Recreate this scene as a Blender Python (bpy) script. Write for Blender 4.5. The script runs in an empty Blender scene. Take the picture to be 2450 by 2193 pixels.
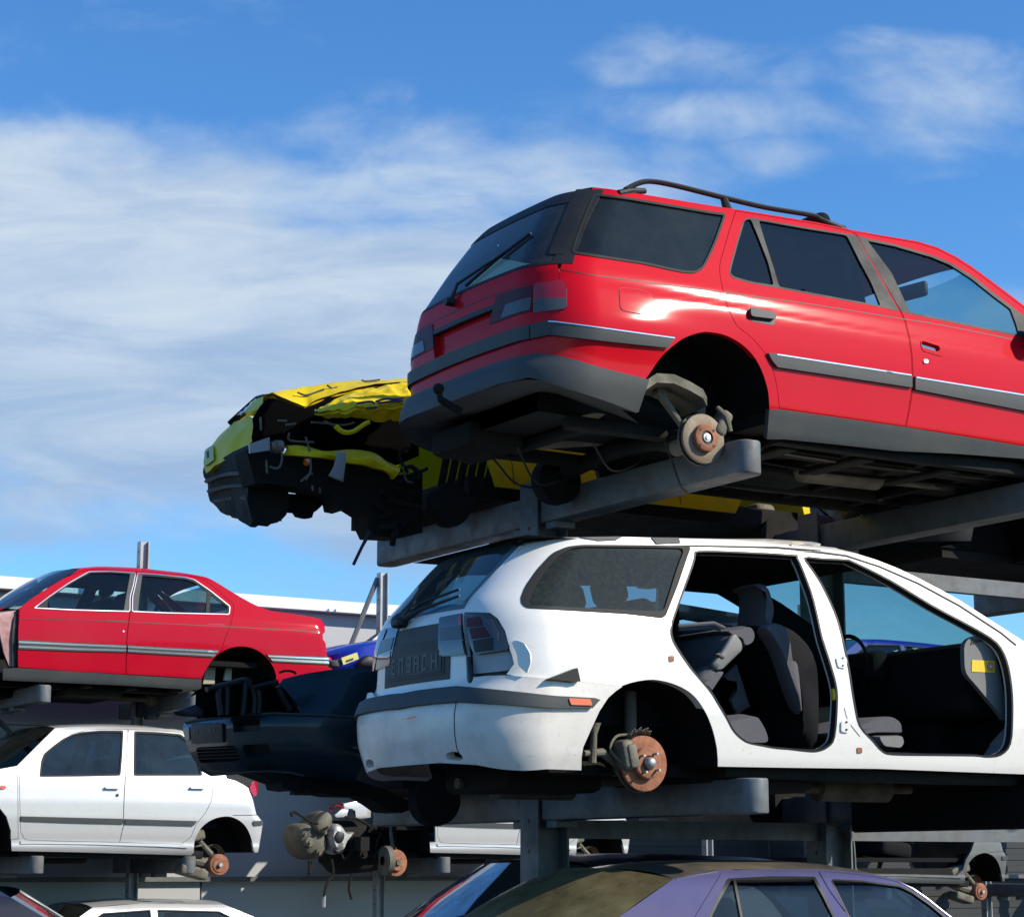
# Scrapyard: wrecked cars stored on cantilever racks in front of a white warehouse.
import bpy, math, random
import numpy as np
from mathutils import Vector, Matrix
from mathutils.geometry import delaunay_2d_cdt
random.seed(7); RNG = np.random.default_rng(7)
SC = bpy.context.scene; COL = SC.collection
# ---------------------------------------------------------------- survey: camera solved from the photograph's vanishing points
F, CX, CY, HY, EYE = 4966., 1225., 1096.5, 2072., 1.5
PSI = math.atan(3133/5061.); TH = math.atan((HY-CY)/F)
FH = np.array([math.sin(PSI), math.cos(PSI), 0]); RT = np.array([math.cos(PSI), -math.sin(PSI), 0]); ZV = np.array([0, 0, 1.])
FW = FH*math.cos(TH)+ZV*math.sin(TH); UP = ZV*math.cos(TH)-FH*math.sin(TH)
EY = np.array([0, 0, EYE])
def rays(px):
    p = np.asarray(px, float)
    d = FW+np.outer((p[:, 0]-CX)/F, RT)-np.outer((p[:, 1]-CY)/F, UP)
    return d/np.linalg.norm(d, axis=1)[:, None]
def onY(p, Y): d = rays([p])[0]; return EY+d*(Y/d[1])
def onX(p, X): d = rays([p])[0]; return EY+d*(X/d[0])
def proj(P):
    v = np.asarray(P, float)-EY; z = v@FW
    return np.stack([CX+F*(v@RT)/z, CY-F*(v@UP)/z], -1)
def frame(ox, oy, s):
    def f(*c):
        return [(ox+c[i]/s, oy+c[i+1]/s) for i in range(0, len(c), 2)]
    return f
A = frame(940, 400, 2.675); B = frame(1690, 400, 2.675); Cf = frame(940, 780, 2.675); D = frame(1690, 900, 2.675)
Ef = frame(460, 880, 2.5413); Ff = frame(0, 1250, 2.2589); G = frame(0, 1690, 2.675); H = frame(860, 1250, 2.8)
I = frame(1500, 1250, 2.8); J = frame(1900, 1250, 3.0327); K = frame(680, 1800, 2.4793); L = frame(1450, 1780, 2.033)
M = frame(420, 1550, 3.5052); S = frame(0, 0, 1/1.2051)
# ---------------------------------------------------------------- materials
MATS = {}
def nt(name):
    m = bpy.data.materials.new(name); m.use_nodes = True; n = m.node_tree.nodes; n.clear()
    MATS[name] = m
    return m, n, m.node_tree.links
def pmat(name, col, rough=.5, metal=0., coat=0., coatr=.06, var=.12, scale=9., bump=0., bscale=60., spec=.5, dirt=None, dirtamt=0., dscale=3., spotty=.55, speck=None):
    m, n, l = nt(name)
    o = n.new('ShaderNodeOutputMaterial'); b = n.new('ShaderNodeBsdfPrincipled'); l.new(b.outputs[0], o.inputs[0])
    tc = n.new('ShaderNodeTexCoord')
    nz = n.new('ShaderNodeTexNoise'); nz.inputs['Scale'].default_value = scale; nz.inputs['Detail'].default_value = 6
    l.new(tc.outputs['Object'], nz.inputs['Vector'])
    mx = n.new('ShaderNodeMix'); mx.data_type = 'RGBA'
    c = list(col)
    mx.inputs[6].default_value = [max(0, v*(1-var)) for v in c]+[1]; mx.inputs[7].default_value = [min(1, v*(1+var)) for v in c]+[1]
    l.new(nz.outputs['Fac'], mx.inputs[0]); out = mx.outputs[2]
    rsock = None
    if dirt is not None:
        n2 = n.new('ShaderNodeTexNoise'); n2.inputs['Scale'].default_value = dscale; n2.inputs['Detail'].default_value = 8; n2.inputs['Roughness'].default_value = .65
        l.new(tc.outputs['Object'], n2.inputs['Vector'])
        r = n.new('ShaderNodeMapRange'); r.inputs[1].default_value = spotty-.12; r.inputs[2].default_value = spotty+.18; r.inputs[4].default_value = dirtamt
        l.new(n2.outputs['Fac'], r.inputs[0])
        m2 = n.new('ShaderNodeMix'); m2.data_type = 'RGBA'; m2.inputs[7].default_value = list(dirt)+[1]
        l.new(r.outputs[0], m2.inputs[0]); l.new(out, m2.inputs[6]); out = m2.outputs[2]
        ra = n.new('ShaderNodeMath'); ra.operation = 'MULTIPLY_ADD'; ra.inputs[1].default_value = .5; ra.inputs[2].default_value = rough
        l.new(r.outputs[0], ra.inputs[0]); rsock = ra.outputs[0]
    if speck is not None:
        # spatter and fine scuffs
        ns = n.new('ShaderNodeTexNoise'); ns.inputs['Scale'].default_value = 38; ns.inputs['Detail'].default_value = 5; ns.inputs['Roughness'].default_value = .7; l.new(tc.outputs['Object'], ns.inputs['Vector'])
        mp = n.new('ShaderNodeMapping'); mp.inputs['Scale'].default_value = (2.2, 9, 60); mp.inputs['Rotation'].default_value = (.1, .25, .05); l.new(tc.outputs['Object'], mp.inputs['Vector'])
        nl = n.new('ShaderNodeTexNoise'); nl.inputs['Scale'].default_value = 2.2; nl.inputs['Detail'].default_value = 4; l.new(mp.outputs[0], nl.inputs['Vector'])
        r1 = n.new('ShaderNodeMapRange'); r1.inputs[1].default_value = .60; r1.inputs[2].default_value = .74; r1.inputs[4].default_value = .55; l.new(ns.outputs['Fac'], r1.inputs[0])
        r2 = n.new('ShaderNodeMapRange'); r2.inputs[1].default_value = .66; r2.inputs[2].default_value = .76; r2.inputs[4].default_value = .35; l.new(nl.outputs['Fac'], r2.inputs[0])
        mxs = n.new('ShaderNodeMath'); mxs.operation = 'MAXIMUM'; l.new(r1.outputs[0], mxs.inputs[0]); l.new(r2.outputs[0], mxs.inputs[1])
        m3 = n.new('ShaderNodeMix'); m3.data_type = 'RGBA'; m3.inputs[7].default_value = list(speck)+[1]; l.new(mxs.outputs[0], m3.inputs[0]); l.new(out, m3.inputs[6]); out = m3.outputs[2]
    l.new(out, b.inputs['Base Color'])
    b.inputs['Roughness'].default_value = rough
    if rsock: l.new(rsock, b.inputs['Roughness'])
    b.inputs['Metallic'].default_value = metal; b.inputs['Coat Weight'].default_value = coat; b.inputs['Coat Roughness'].default_value = coatr
    b.inputs['Specular IOR Level'].default_value = spec
    if bump:
        n3 = n.new('ShaderNodeTexNoise'); n3.inputs['Scale'].default_value = bscale; n3.inputs['Detail'].default_value = 4
        l.new(tc.outputs['Object'], n3.inputs['Vector'])
        bp = n.new('ShaderNodeBump'); bp.inputs['Strength'].default_value = bump; bp.inputs['Distance'].default_value = .01
        l.new(n3.outputs['Fac'], bp.inputs['Height']); l.new(bp.outputs[0], b.inputs['Normal'])
    return m
def glass(name, tint, rough=.02, dust_haze=None, dust_haze_amt=0., dscale=5., gl=1.0):
    m, n, l = nt(name)
    o = n.new('ShaderNodeOutputMaterial'); t = n.new('ShaderNodeBsdfTransparent'); g = n.new('ShaderNodeBsdfGlossy')
    t.inputs[0].default_value = list(tint)+[1]; g.inputs[0].default_value = (gl, gl, gl, 1); g.inputs['Roughness'].default_value = rough
    fr = n.new('ShaderNodeFresnel'); fr.inputs[0].default_value = 1.5
    mx = n.new('ShaderNodeMixShader'); l.new(fr.outputs[0], mx.inputs[0]); l.new(t.outputs[0], mx.inputs[1]); l.new(g.outputs[0], mx.inputs[2])
    out = mx.outputs[0]
    if dust_haze is not None:
        tc = n.new('ShaderNodeTexCoord'); nz = n.new('ShaderNodeTexNoise'); nz.inputs['Scale'].default_value = dscale; nz.inputs['Detail'].default_value = 8; nz.inputs['Roughness'].default_value = .7
        l.new(tc.outputs['Object'], nz.inputs['Vector'])
        r = n.new('ShaderNodeMapRange'); r.inputs[1].default_value = .35; r.inputs[2].default_value = .7; r.inputs[3].default_value = dust_haze_amt*.35; r.inputs[4].default_value = dust_haze_amt
        l.new(nz.outputs['Fac'], r.inputs[0])
        df = n.new('ShaderNodeBsdfDiffuse'); df.inputs[0].default_value = list(dust_haze)+[1]
        m2 = n.new('ShaderNodeMixShader'); l.new(r.outputs[0], m2.inputs[0]); l.new(out, m2.inputs[1]); l.new(df.outputs[0], m2.inputs[2]); out = m2.outputs[0]
    l.new(out, o.inputs[0]); return m
RED = pmat('red_paint', (.60, .002, .012), .55, spec=.04, coat=.34, coatr=.11, speck=(.30, .035, .03), var=.04, scale=2.5, dirt=(.34, .05, .04), dirtamt=.10, dscale=2.2, spotty=.62)
WHITEB = pmat('scuffed_white_bumper', (.76, .71, .64), .4, speck=(.3, .25, .18), coat=.4, coatr=.12, var=.03, dirt=(.34, .27, .19), dirtamt=.45, dscale=5., spotty=.58)
WHITE = pmat('white_paint', (.82, .785, .72), .32, speck=(.5, .45, .36), coat=.6, coatr=.1, var=.02, dirt=(.42, .36, .26), dirtamt=.22, dscale=2.6, spotty=.66)
SEDANRED = pmat('sedan_red_paint', (.47, .002, .018), .55, spec=.04, coat=.3, coatr=.08, speck=(.25, .035, .035), var=.04, scale=2.5, dirt=(.32, .07, .07), dirtamt=.12, dscale=2., spotty=.6)
SILVER = pmat('silver_paint', (.66, .65, .63), .33, metal=.3, speck=(.4, .37, .31), coat=.7, coatr=.1, var=.03, dirt=(.35, .32, .26), dirtamt=.2, dscale=2.5, spotty=.64)
YELLOW = pmat('yellow_paint', (.78, .57, .004), .5, spec=.1, coat=.22, coatr=.12, speck=(.35, .27, .05), var=.04, dirt=(.25, .2, .06), dirtamt=.35, dscale=5., spotty=.6)
GREEN = pmat('dark_green_paint', (.004, .018, .022), .4, spec=.3, coat=.45, coatr=.08, var=.2, dirt=(.05, .05, .045), dirtamt=.2, dscale=4.)
PURPLE = pmat('violet_paint', (.085, .083, .19), .6, spec=.06, coat=.0, coatr=.1, var=.05, dirt=(.25, .22, .16), dirtamt=.15, dscale=3.)
BLUE = pmat('blue_paint', (.006, .022, .36), .45, spec=.2, coat=.5, coatr=.08, var=.06)
NAVY = pmat('navy_paint', (.007, .012, .03), .55, spec=.15, coat=.06, coatr=.12, var=.1, dirt=(.1, .1, .1), dirtamt=.2)
GREYP = pmat('grey_plastic', (.062, .067, .067), .55, spec=.3, var=.12, scale=5, bump=.12, bscale=300, dirt=(.12, .115, .09), dirtamt=.35, dscale=3.5, spotty=.58)
DARKP = pmat('black_plastic', (.018, .019, .020), .5, spec=.25, var=.2, bump=.08, bscale=250, dirt=(.05, .047, .038), dirtamt=.3, dscale=4.)
RUBBER = pmat('rubber_seal', (.030, .030, .028), .65, spec=.2, var=.2)
UNDER = pmat('underbody_paint', (.010, .010, .009), .8, spec=.25, var=.4, scale=14, bump=.3, bscale=40, dirt=(.032, .027, .019), dirtamt=.5, dscale=6., spotty=.55)
LINER = pmat('wheel_arch_liner', (.006, .006, .006), .9, spec=.15, var=.4, scale=10, bump=.3, bscale=30, dirt=(.014, .012, .009), dirtamt=.5, dscale=5.)
BLACK = pmat('dark_trim', (.010, .010, .011), .55, var=.3)
SEATM = pmat('grey_seat_fabric', (.12, .115, .125), .95, spec=.1, var=.12, scale=40, bump=.3, bscale=400)
INTER = pmat('charcoal_interior', (.010, .010, .011), .85, spec=.15, var=.25, bump=.2, bscale=200)
DASH = pmat('grey_dash_plastic', (.17, .165, .155), .6, var=.08)
RUST = pmat('rusty_iron', (.34, .13, .065), .75, var=.3, scale=22, bump=.35, bscale=90, dirt=(.13, .06, .035), dirtamt=.6, dscale=14.)
RUSTD = pmat('dull_disc_iron', (.21, .175, .125), .6, metal=.25, var=.2, scale=14, bump=.15, bscale=80, dirt=(.28, .12, .06), dirtamt=.45, dscale=9., spotty=.52)
STEELD = pmat('dusty_suspension_steel', (.17, .155, .115), .7, metal=.2, var=.3, scale=18, bump=.3, bscale=60, dirt=(.05, .04, .03), dirtamt=.6, dscale=9.)
ALU = pmat('cast_aluminium', (.52, .51, .48), .42, metal=.75, var=.15, scale=20, bump=.25, bscale=50, dirt=(.12, .10, .07), dirtamt=.5, dscale=10.)
GALV = pmat('galvanised_steel', (.15, .162, .168), .5, metal=.1, spec=.3, var=.3, scale=16, bump=.06, bscale=80, dirt=(.10, .055, .03), dirtamt=.5, dscale=6., spotty=.56)
VOID = pmat('unlit_cavity', (.004, .004, .004), 1., spec=0., var=.3)  # shade put into the colour: near-black, no specular, for engine hollows
GALVSUN = pmat('sunlit_galvanised_steel', (.40, .41, .41), .5, metal=.3, var=.2, scale=18, dirt=(.22, .22, .21), dirtamt=.5, dscale=9.)  # lighter copy of the steel, sunlight painted into the back posts
CHROME = pmat('bright_trim', (.72, .72, .72), .22, metal=.9, var=.05)
REDLENS = pmat('red_lens', (.42, .006, .012), .12, coat=1., coatr=.02, var=.1)
DARKLENS = pmat('smoked_lens', (.035, .03, .03), .1, coat=1., coatr=.02, var=.3, scale=12)
CLEARLENS = pmat('clear_lens', (.085, .088, .09), .3, spec=.3, coat=.35, coatr=.05, var=.15, scale=30)
GREYLENS = pmat('grey_red_lens', (.085, .022, .028), .5, spec=.15, coat=.1, var=.1)
AMBER = pmat('amber_lens', (.80, .13, .012), .15, coat=1., coatr=.02, var=.1, scale=60)
YSTICK = pmat('yellow_sticker', (.85, .55, .02), .4, var=.02)
RSTICK = pmat('red_sticker', (.60, .02, .025), .4, var=.02)
WSTICK = pmat('white_print', (.8, .78, .76), .5, var=.02)
HEADL = pmat('pale_headlining', (.34, .35, .33), .95, spec=.1, var=.08)
PLATEL = pmat('dirty_plate_letters', (.13, .13, .125), .6, var=.25, scale=30)
TEALG = glass('dirty_teal_screen', (.16, .26, .30), .06, dust_haze=(.07, .10, .11), dust_haze_amt=.6, dscale=4., gl=.7)
PLATE = pmat('weathered_plate', (.30, .30, .29), .5, var=.15, scale=20)
PLATEY = pmat('yellow_plate', (.62, .55, .16), .5, var=.1)
PRIMER = pmat('bare_inner_panel', (.50, .34, .32), .55, var=.2, scale=6, dirt=(.30, .03, .03), dirtamt=.8, dscale=5., spotty=.5)
PALEM = pmat('pale_arch_lining', (.42, .39, .29), .7, var=.15, scale=8, dirt=(.2, .16, .1), dirtamt=.4)
TORNSHADE = pmat('torn_and_shaded_panel', (.36, .37, .39), .6, var=.1)
TINT = glass('tinted_window_glass', (.34, .52, .58), .015)
TINTD = glass('dark_window_glass', (.14, .27, .29), .03, dust_haze=(.20, .22, .17), dust_haze_amt=.10, dscale=4.)
TINTL = glass('pale_window_glass', (.55, .76, .78), .015)
DUSTY = glass('dusty_window_glass', (.22, .36, .42), .04, dust_haze=(.12, .12, .07), dust_haze_amt=.30, dscale=45.)
REARG = glass('rear_screen_glass', (.48, .60, .62), .03, dust_haze=(.24, .25, .24), dust_haze_amt=.20, dscale=5.)
KHAKI = glass('dust_coated_glass', (.05, .05, .04), .25, dust_haze=(.23, .195, .10), dust_haze_amt=.85, dscale=3.)
SCREENG = glass('greenish_windscreen', (.42, .60, .58), .03, dust_haze=(.30, .40, .36), dust_haze_amt=.16, dscale=3.)
MIRG = glass('silver_car_glass', (.30, .50, .60), .01, dust_haze=(.16, .24, .30), dust_haze_amt=.12)  # bluish dust coat here paints in a pale reflected haze
# ---------------------------------------------------------------- mesh building
def link(o, parent=None):
    COL.objects.link(o)
    if parent: o.parent = parent
    return o
def empty(name, loc, label=None, cat=None, group=None):
    o = bpy.data.objects.new(name, None); o.empty_display_size = .2
    o.location = loc; COL.objects.link(o); tag(o, label, cat, group); return o
def tag(o, label=None, cat=None, group=None, kind=None):
    if label: o['label'] = label
    if cat: o['category'] = cat
    if group: o['group'] = group
    if kind: o['kind'] = kind
    return o
def mkmesh(name, V, Fc, mats, parent=None, fm=None, normals=None, smooth=True, auto=None):
    """V world coordinates; parents are empties/meshes without rotation, so the offset is subtracted."""
    V = np.asarray(V, float)
    off = np.zeros(3); p = parent
    while p is not None: off = off+np.array(p.location); p = p.parent
    me = bpy.data.meshes.new(name)
    me.from_pydata((V-off).tolist(), [], [list(map(int, f)) for f in Fc])
    for m in (mats if isinstance(mats, (list, tuple)) else [mats]): me.materials.append(m)
    if fm is not None: me.polygons.foreach_set('material_index', [int(i) for i in fm])
    me.polygons.foreach_set('use_smooth', [bool(smooth)]*len(me.polygons))
    if smooth and auto: me.set_sharp_from_angle(angle=math.radians(auto))
    me.update()
    if normals is not None: me.normals_split_custom_set([tuple(x) for x in normals])
    o = bpy.data.objects.new(name, me); return link(o, parent)
class MB:
    def __init__(s): s.V = []; s.F = []; s.M = []
    def add(s, V, Fc, m=0):
        b = len(s.V); s.V += [tuple(map(float, v)) for v in V]; s.F += [[i+b for i in f] for f in Fc]; s.M += [m]*len(Fc); return s
    def box(s, c, d, m=0, rot=None, bev=0.):
        x, y, z = d[0]/2, d[1]/2, d[2]/2
        if bev <= 0:
            V = [(-x, -y, -z), (x, -y, -z), (x, y, -z), (-x, y, -z), (-x, -y, z), (x, -y, z), (x, y, z), (-x, y, z)]
            Fc = [(0, 3, 2, 1), (4, 5, 6, 7), (0, 1, 5, 4), (1, 2, 6, 5), (2, 3, 7, 6), (3, 0, 4, 7)]
        else:
            return s.rbox(c, d, bev, m, rot, 2)
        V = np.array(V)
        if rot is not None: V = V@np.array(rot).T
        return s.add(V+np.array(c), Fc, m)
    def rbox(s, c, d, r, m=0, rot=None, n=5):
        """rounded box: cube grid pushed to a rounded surface"""
        h = np.array(d)/2; r = min(r, *(h*.98)); inner = h-r
        a = np.tan(np.linspace(-math.pi/4, math.pi/4, n+1))
        V = []; Fc = []
        for ax in range(3):
            for sg in (-1, 1):
                b = len(V); g1 = []
                for k in (0, 1):
                    dim = (ax+1+k) % 3
                    pts = [(-inner[dim], x) for x in a[a <= 1e-9]]+[(inner[dim], x) for x in a[a >= -1e-9]]
                    g1.append(pts)
                for (iu, du) in g1[0]:
                    for (iv, dv) in g1[1]:
                        dirv = np.zeros(3); dirv[ax] = sg; dirv[(ax+1) % 3] = du; dirv[(ax+2) % 3] = dv
                        dirv /= np.linalg.norm(dirv)
                        base = np.zeros(3); base[ax] = sg*inner[ax]; base[(ax+1) % 3] = iu; base[(ax+2) % 3] = iv
                        V.append(base+dirv*r)
                nv = len(g1[1])
                for i in range(len(g1[0])-1):
                    for j in range(nv-1):
                        q = [b+i*nv+j, b+(i+1)*nv+j, b+(i+1)*nv+j+1, b+i*nv+j+1]
                        Fc.append(q if sg > 0 else q[::-1])
        V = np.array(V)
        if rot is not None: V = V@np.array(rot).T
        return s.add(V+np.array(c), Fc, m)
    def tube(s, P, r, n=8, m=0, cap=True, flat=None):
        P = [np.array(p, float) for p in P]; R = r if isinstance(r, (list, tuple)) else [r]*len(P)
        V = []; Fc = []; ref = None
        for i, p in enumerate(P):
            t = P[min(i+1, len(P)-1)]-P[max(i-1, 0)]; t /= np.linalg.norm(t)+1e-12
            if ref is None: ref = np.array([0, 0, 1.]) if abs(t[2]) < .9 else np.array([1., 0, 0])
            u = np.cross(t, ref); u /= np.linalg.norm(u)+1e-12; v = np.cross(u, t); ref = v
            for k in range(n):
                a = 2*math.pi*k/n
                V.append(p+R[i]*(math.cos(a)*u*(flat or 1)+math.sin(a)*v))
        for i in range(len(P)-1):
            for k in range(n):
                k2 = (k+1) % n; Fc.append((i*n+k, i*n+k2, (i+1)*n+k2, (i+1)*n+k))
        if cap: Fc.append(list(range(n))[::-1]); Fc.append([(len(P)-1)*n+k for k in range(n)])
        return s.add(V, Fc, m)
    def lathe(s, c, prof, n=48, axis='y', m=0, ms=None):
        """prof: list of (radius, along-axis)"""
        V = []; Fc = []; c = np.array(c, float)
        for (r, h) in prof:
            for k in range(n):
                a = 2*math.pi*k/n; x, z = r*math.cos(a), r*math.sin(a)
                V.append(c+np.array([x, h, z]) if axis == 'y' else (c+np.array([h, x, z]) if axis == 'x' else c+np.array([x, z, h])))
        b = len(s.F)
        for i in range(len(prof)-1):
            for k in range(n):
                k2 = (k+1) % n; Fc.append((i*n+k, i*n+k2, (i+1)*n+k2, (i+1)*n+k))
        s.add(V, Fc, m)
        if ms is not None:
            for i in range(len(prof)-1):
                for k in range(n): s.M[b+i*n+k] = ms[i]
        return s
    def grid(s, G3, m=0, closed=False):
        G3 = np.asarray(G3); a, b = G3.shape[:2]; Fc = []
        for i in range(a-1):
            for j in range(b-1): Fc.append((i*b+j, (i+1)*b+j, (i+1)*b+j+1, i*b+j+1))
        return s.add(G3.reshape(-1, 3), Fc, m)
    def prism(s, poly, ax, lo, hi, m=0):
        """poly: 2D points; extruded along axis ax ('x','y','z') from lo to hi"""
        n = len(poly); f = {'y': lambda p, h: (p[0], h, p[1]), 'x': lambda p, h: (h, p[0], p[1]), 'z': lambda p, h: (p[0], p[1], h)}[ax]
        V = [f(p, lo) for p in poly]+[f(p, hi) for p in poly]
        Fc = [list(range(n)), [n+i for i in range(n)][::-1]]+[(i, n+i, n+(i+1) % n, (i+1) % n) for i in range(n)]
        return s.add(V, Fc, m)
    def build(s, name, mats, parent=None, smooth=True, auto=35):
        o = mkmesh(name, s.V, s.F, mats, parent, fm=s.M, smooth=smooth, auto=auto)
        return o
def rotY(a): c, s_ = math.cos(a), math.sin(a); return np.array([[c, 0, s_], [0, 1, 0], [-s_, 0, c]])
def rotX(a): c, s_ = math.cos(a), math.sin(a); return np.array([[1, 0, 0], [0, c, -s_], [0, s_, c]])
def rotZ(a): c, s_ = math.cos(a), math.sin(a); return np.array([[c, -s_, 0], [s_, c, 0], [0, 0, 1]])
def spl(pts, k=6, closed=False):
    P = np.array(pts, float); n = len(P); out = []
    rng = range(n) if closed else range(n-1)
    for i in rng:
        p0 = P[(i-1) % n] if (closed or i > 0) else 2*P[0]-P[1]
        p1 = P[i]; p2 = P[(i+1) % n]
        p3 = P[(i+2) % n] if (closed or i+2 < n) else 2*P[-1]-P[-2]
        for j in range(k):
            t = j/k
            out.append(.5*((2*p1)+(-p0+p2)*t+(2*p0-5*p1+4*p2-p3)*t*t+(-p0+3*p1-3*p2+p3)*t**3))
    if not closed: out.append(P[-1])
    return [tuple(o) for o in out]
def rnd(pts, r, k=4):
    """round the corners of a closed polygon with radius ~r"""
    P = np.array(pts, float); n = len(P); out = []
    for i in range(n):
        a, b, c = P[i-1], P[i], P[(i+1) % n]
        u = a-b; v = c-b; lu, lv = np.linalg.norm(u), np.linalg.norm(v)
        if lu < 1e-6 or lv < 1e-6: continue
        d = min(r, lu*.45, lv*.45); p = b+u/lu*d; q = b+v/lv*d
        for j in range(k+1):
            t = j/k; out.append(tuple((1-t)**2*p+2*t*(1-t)*b+t*t*q))
    return out
def inpoly(P, poly):
    poly = np.asarray(poly); x, y = P[:, 0], P[:, 1]; ins = np.zeros(len(P), bool); j = len(poly)-1
    for i in range(len(poly)):
        xi, yi = poly[i]; xj, yj = poly[j]
        c = ((yi > y) != (yj > y)) & (x < (xj-xi)*(y-yi)/(yj-yi+1e-12)+xi); ins ^= c; j = i
    return ins
def offs(poly, d):
    """offset closed polygon: positive d grows it"""
    P = np.array(poly, float); n = len(P)
    ar = .5*sum(P[i][0]*P[(i+1) % n][1]-P[(i+1) % n][0]*P[i][1] for i in range(n)); sg = 1 if ar > 0 else -1
    out = []
    for i in range(n):
        t1 = P[i]-P[i-1]; t2 = P[(i+1) % n]-P[i]
        n1 = np.array([t1[1], -t1[0]])/(np.linalg.norm(t1)+1e-9); n2 = np.array([t2[1], -t2[0]])/(np.linalg.norm(t2)+1e-9)
        m_ = n1+n2; L2 = m_@m_
        m_ = m_*(2/max(L2, .8))
        out.append(tuple(P[i]+sg*d*m_))
    return out
def dens(poly, step, closed=True):
    out = []; n = len(poly)
    for i in range(n if closed else n-1):
        a = np.array(poly[i]); b = np.array(poly[(i+1) % n]); k = max(1, int(np.ceil(np.linalg.norm(b-a)/step)))
        for j in range(k): out.append(tuple(a+(b-a)*j/k))
    if not closed: out.append(tuple(poly[-1]))
    return out
def mesh2d(poly, holes, step):
    loops = [dens(poly, step)]+[dens(h, step) for h in holes]
    pts = []; edges = []
    for lp in loops:
        b = len(pts); pts += lp; edges += [(b+i, b+(i+1) % len(lp)) for i in range(len(lp))]
    arr = np.array(pts); lo, hi = arr.min(0), arr.max(0)
    gx = np.arange(lo[0]+step*.5, hi[0], step); gy = np.arange(lo[1]+step*.5, hi[1], step)
    if len(gx) and len(gy):
        g = np.array([(x+(step*.5 if j % 2 else 0), y) for j, y in enumerate(gy) for x in gx])
        k = inpoly(g, loops[0])
        for h in loops[1:]: k &= ~inpoly(g, h)
        g = g[k]
        if len(g):
            dmin = np.full(len(g), 1e9)
            for c in range(0, len(arr), 200):
                dmin = np.minimum(dmin, np.linalg.norm(g[:, None]-arr[None, c:c+200], axis=2).min(1))
            g = g[dmin > step*.45]
            pts = pts+[tuple(x) for x in g]
    v, e, f, *_ = delaunay_2d_cdt([Vector(p) for p in pts], edges, [], 0, 1e-4)
    v = np.array([(a.x, a.y) for a in v]); f = [list(t) for t in f if len(t) == 3]
    if not f: return v, f
    cen = np.array([v[t].mean(0) for t in f]); k = inpoly(cen, loops[0])
    for h in loops[1:]: k &= ~inpoly(cen, h)
    return v, [t for t, ok in zip(f, k) if ok]
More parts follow.
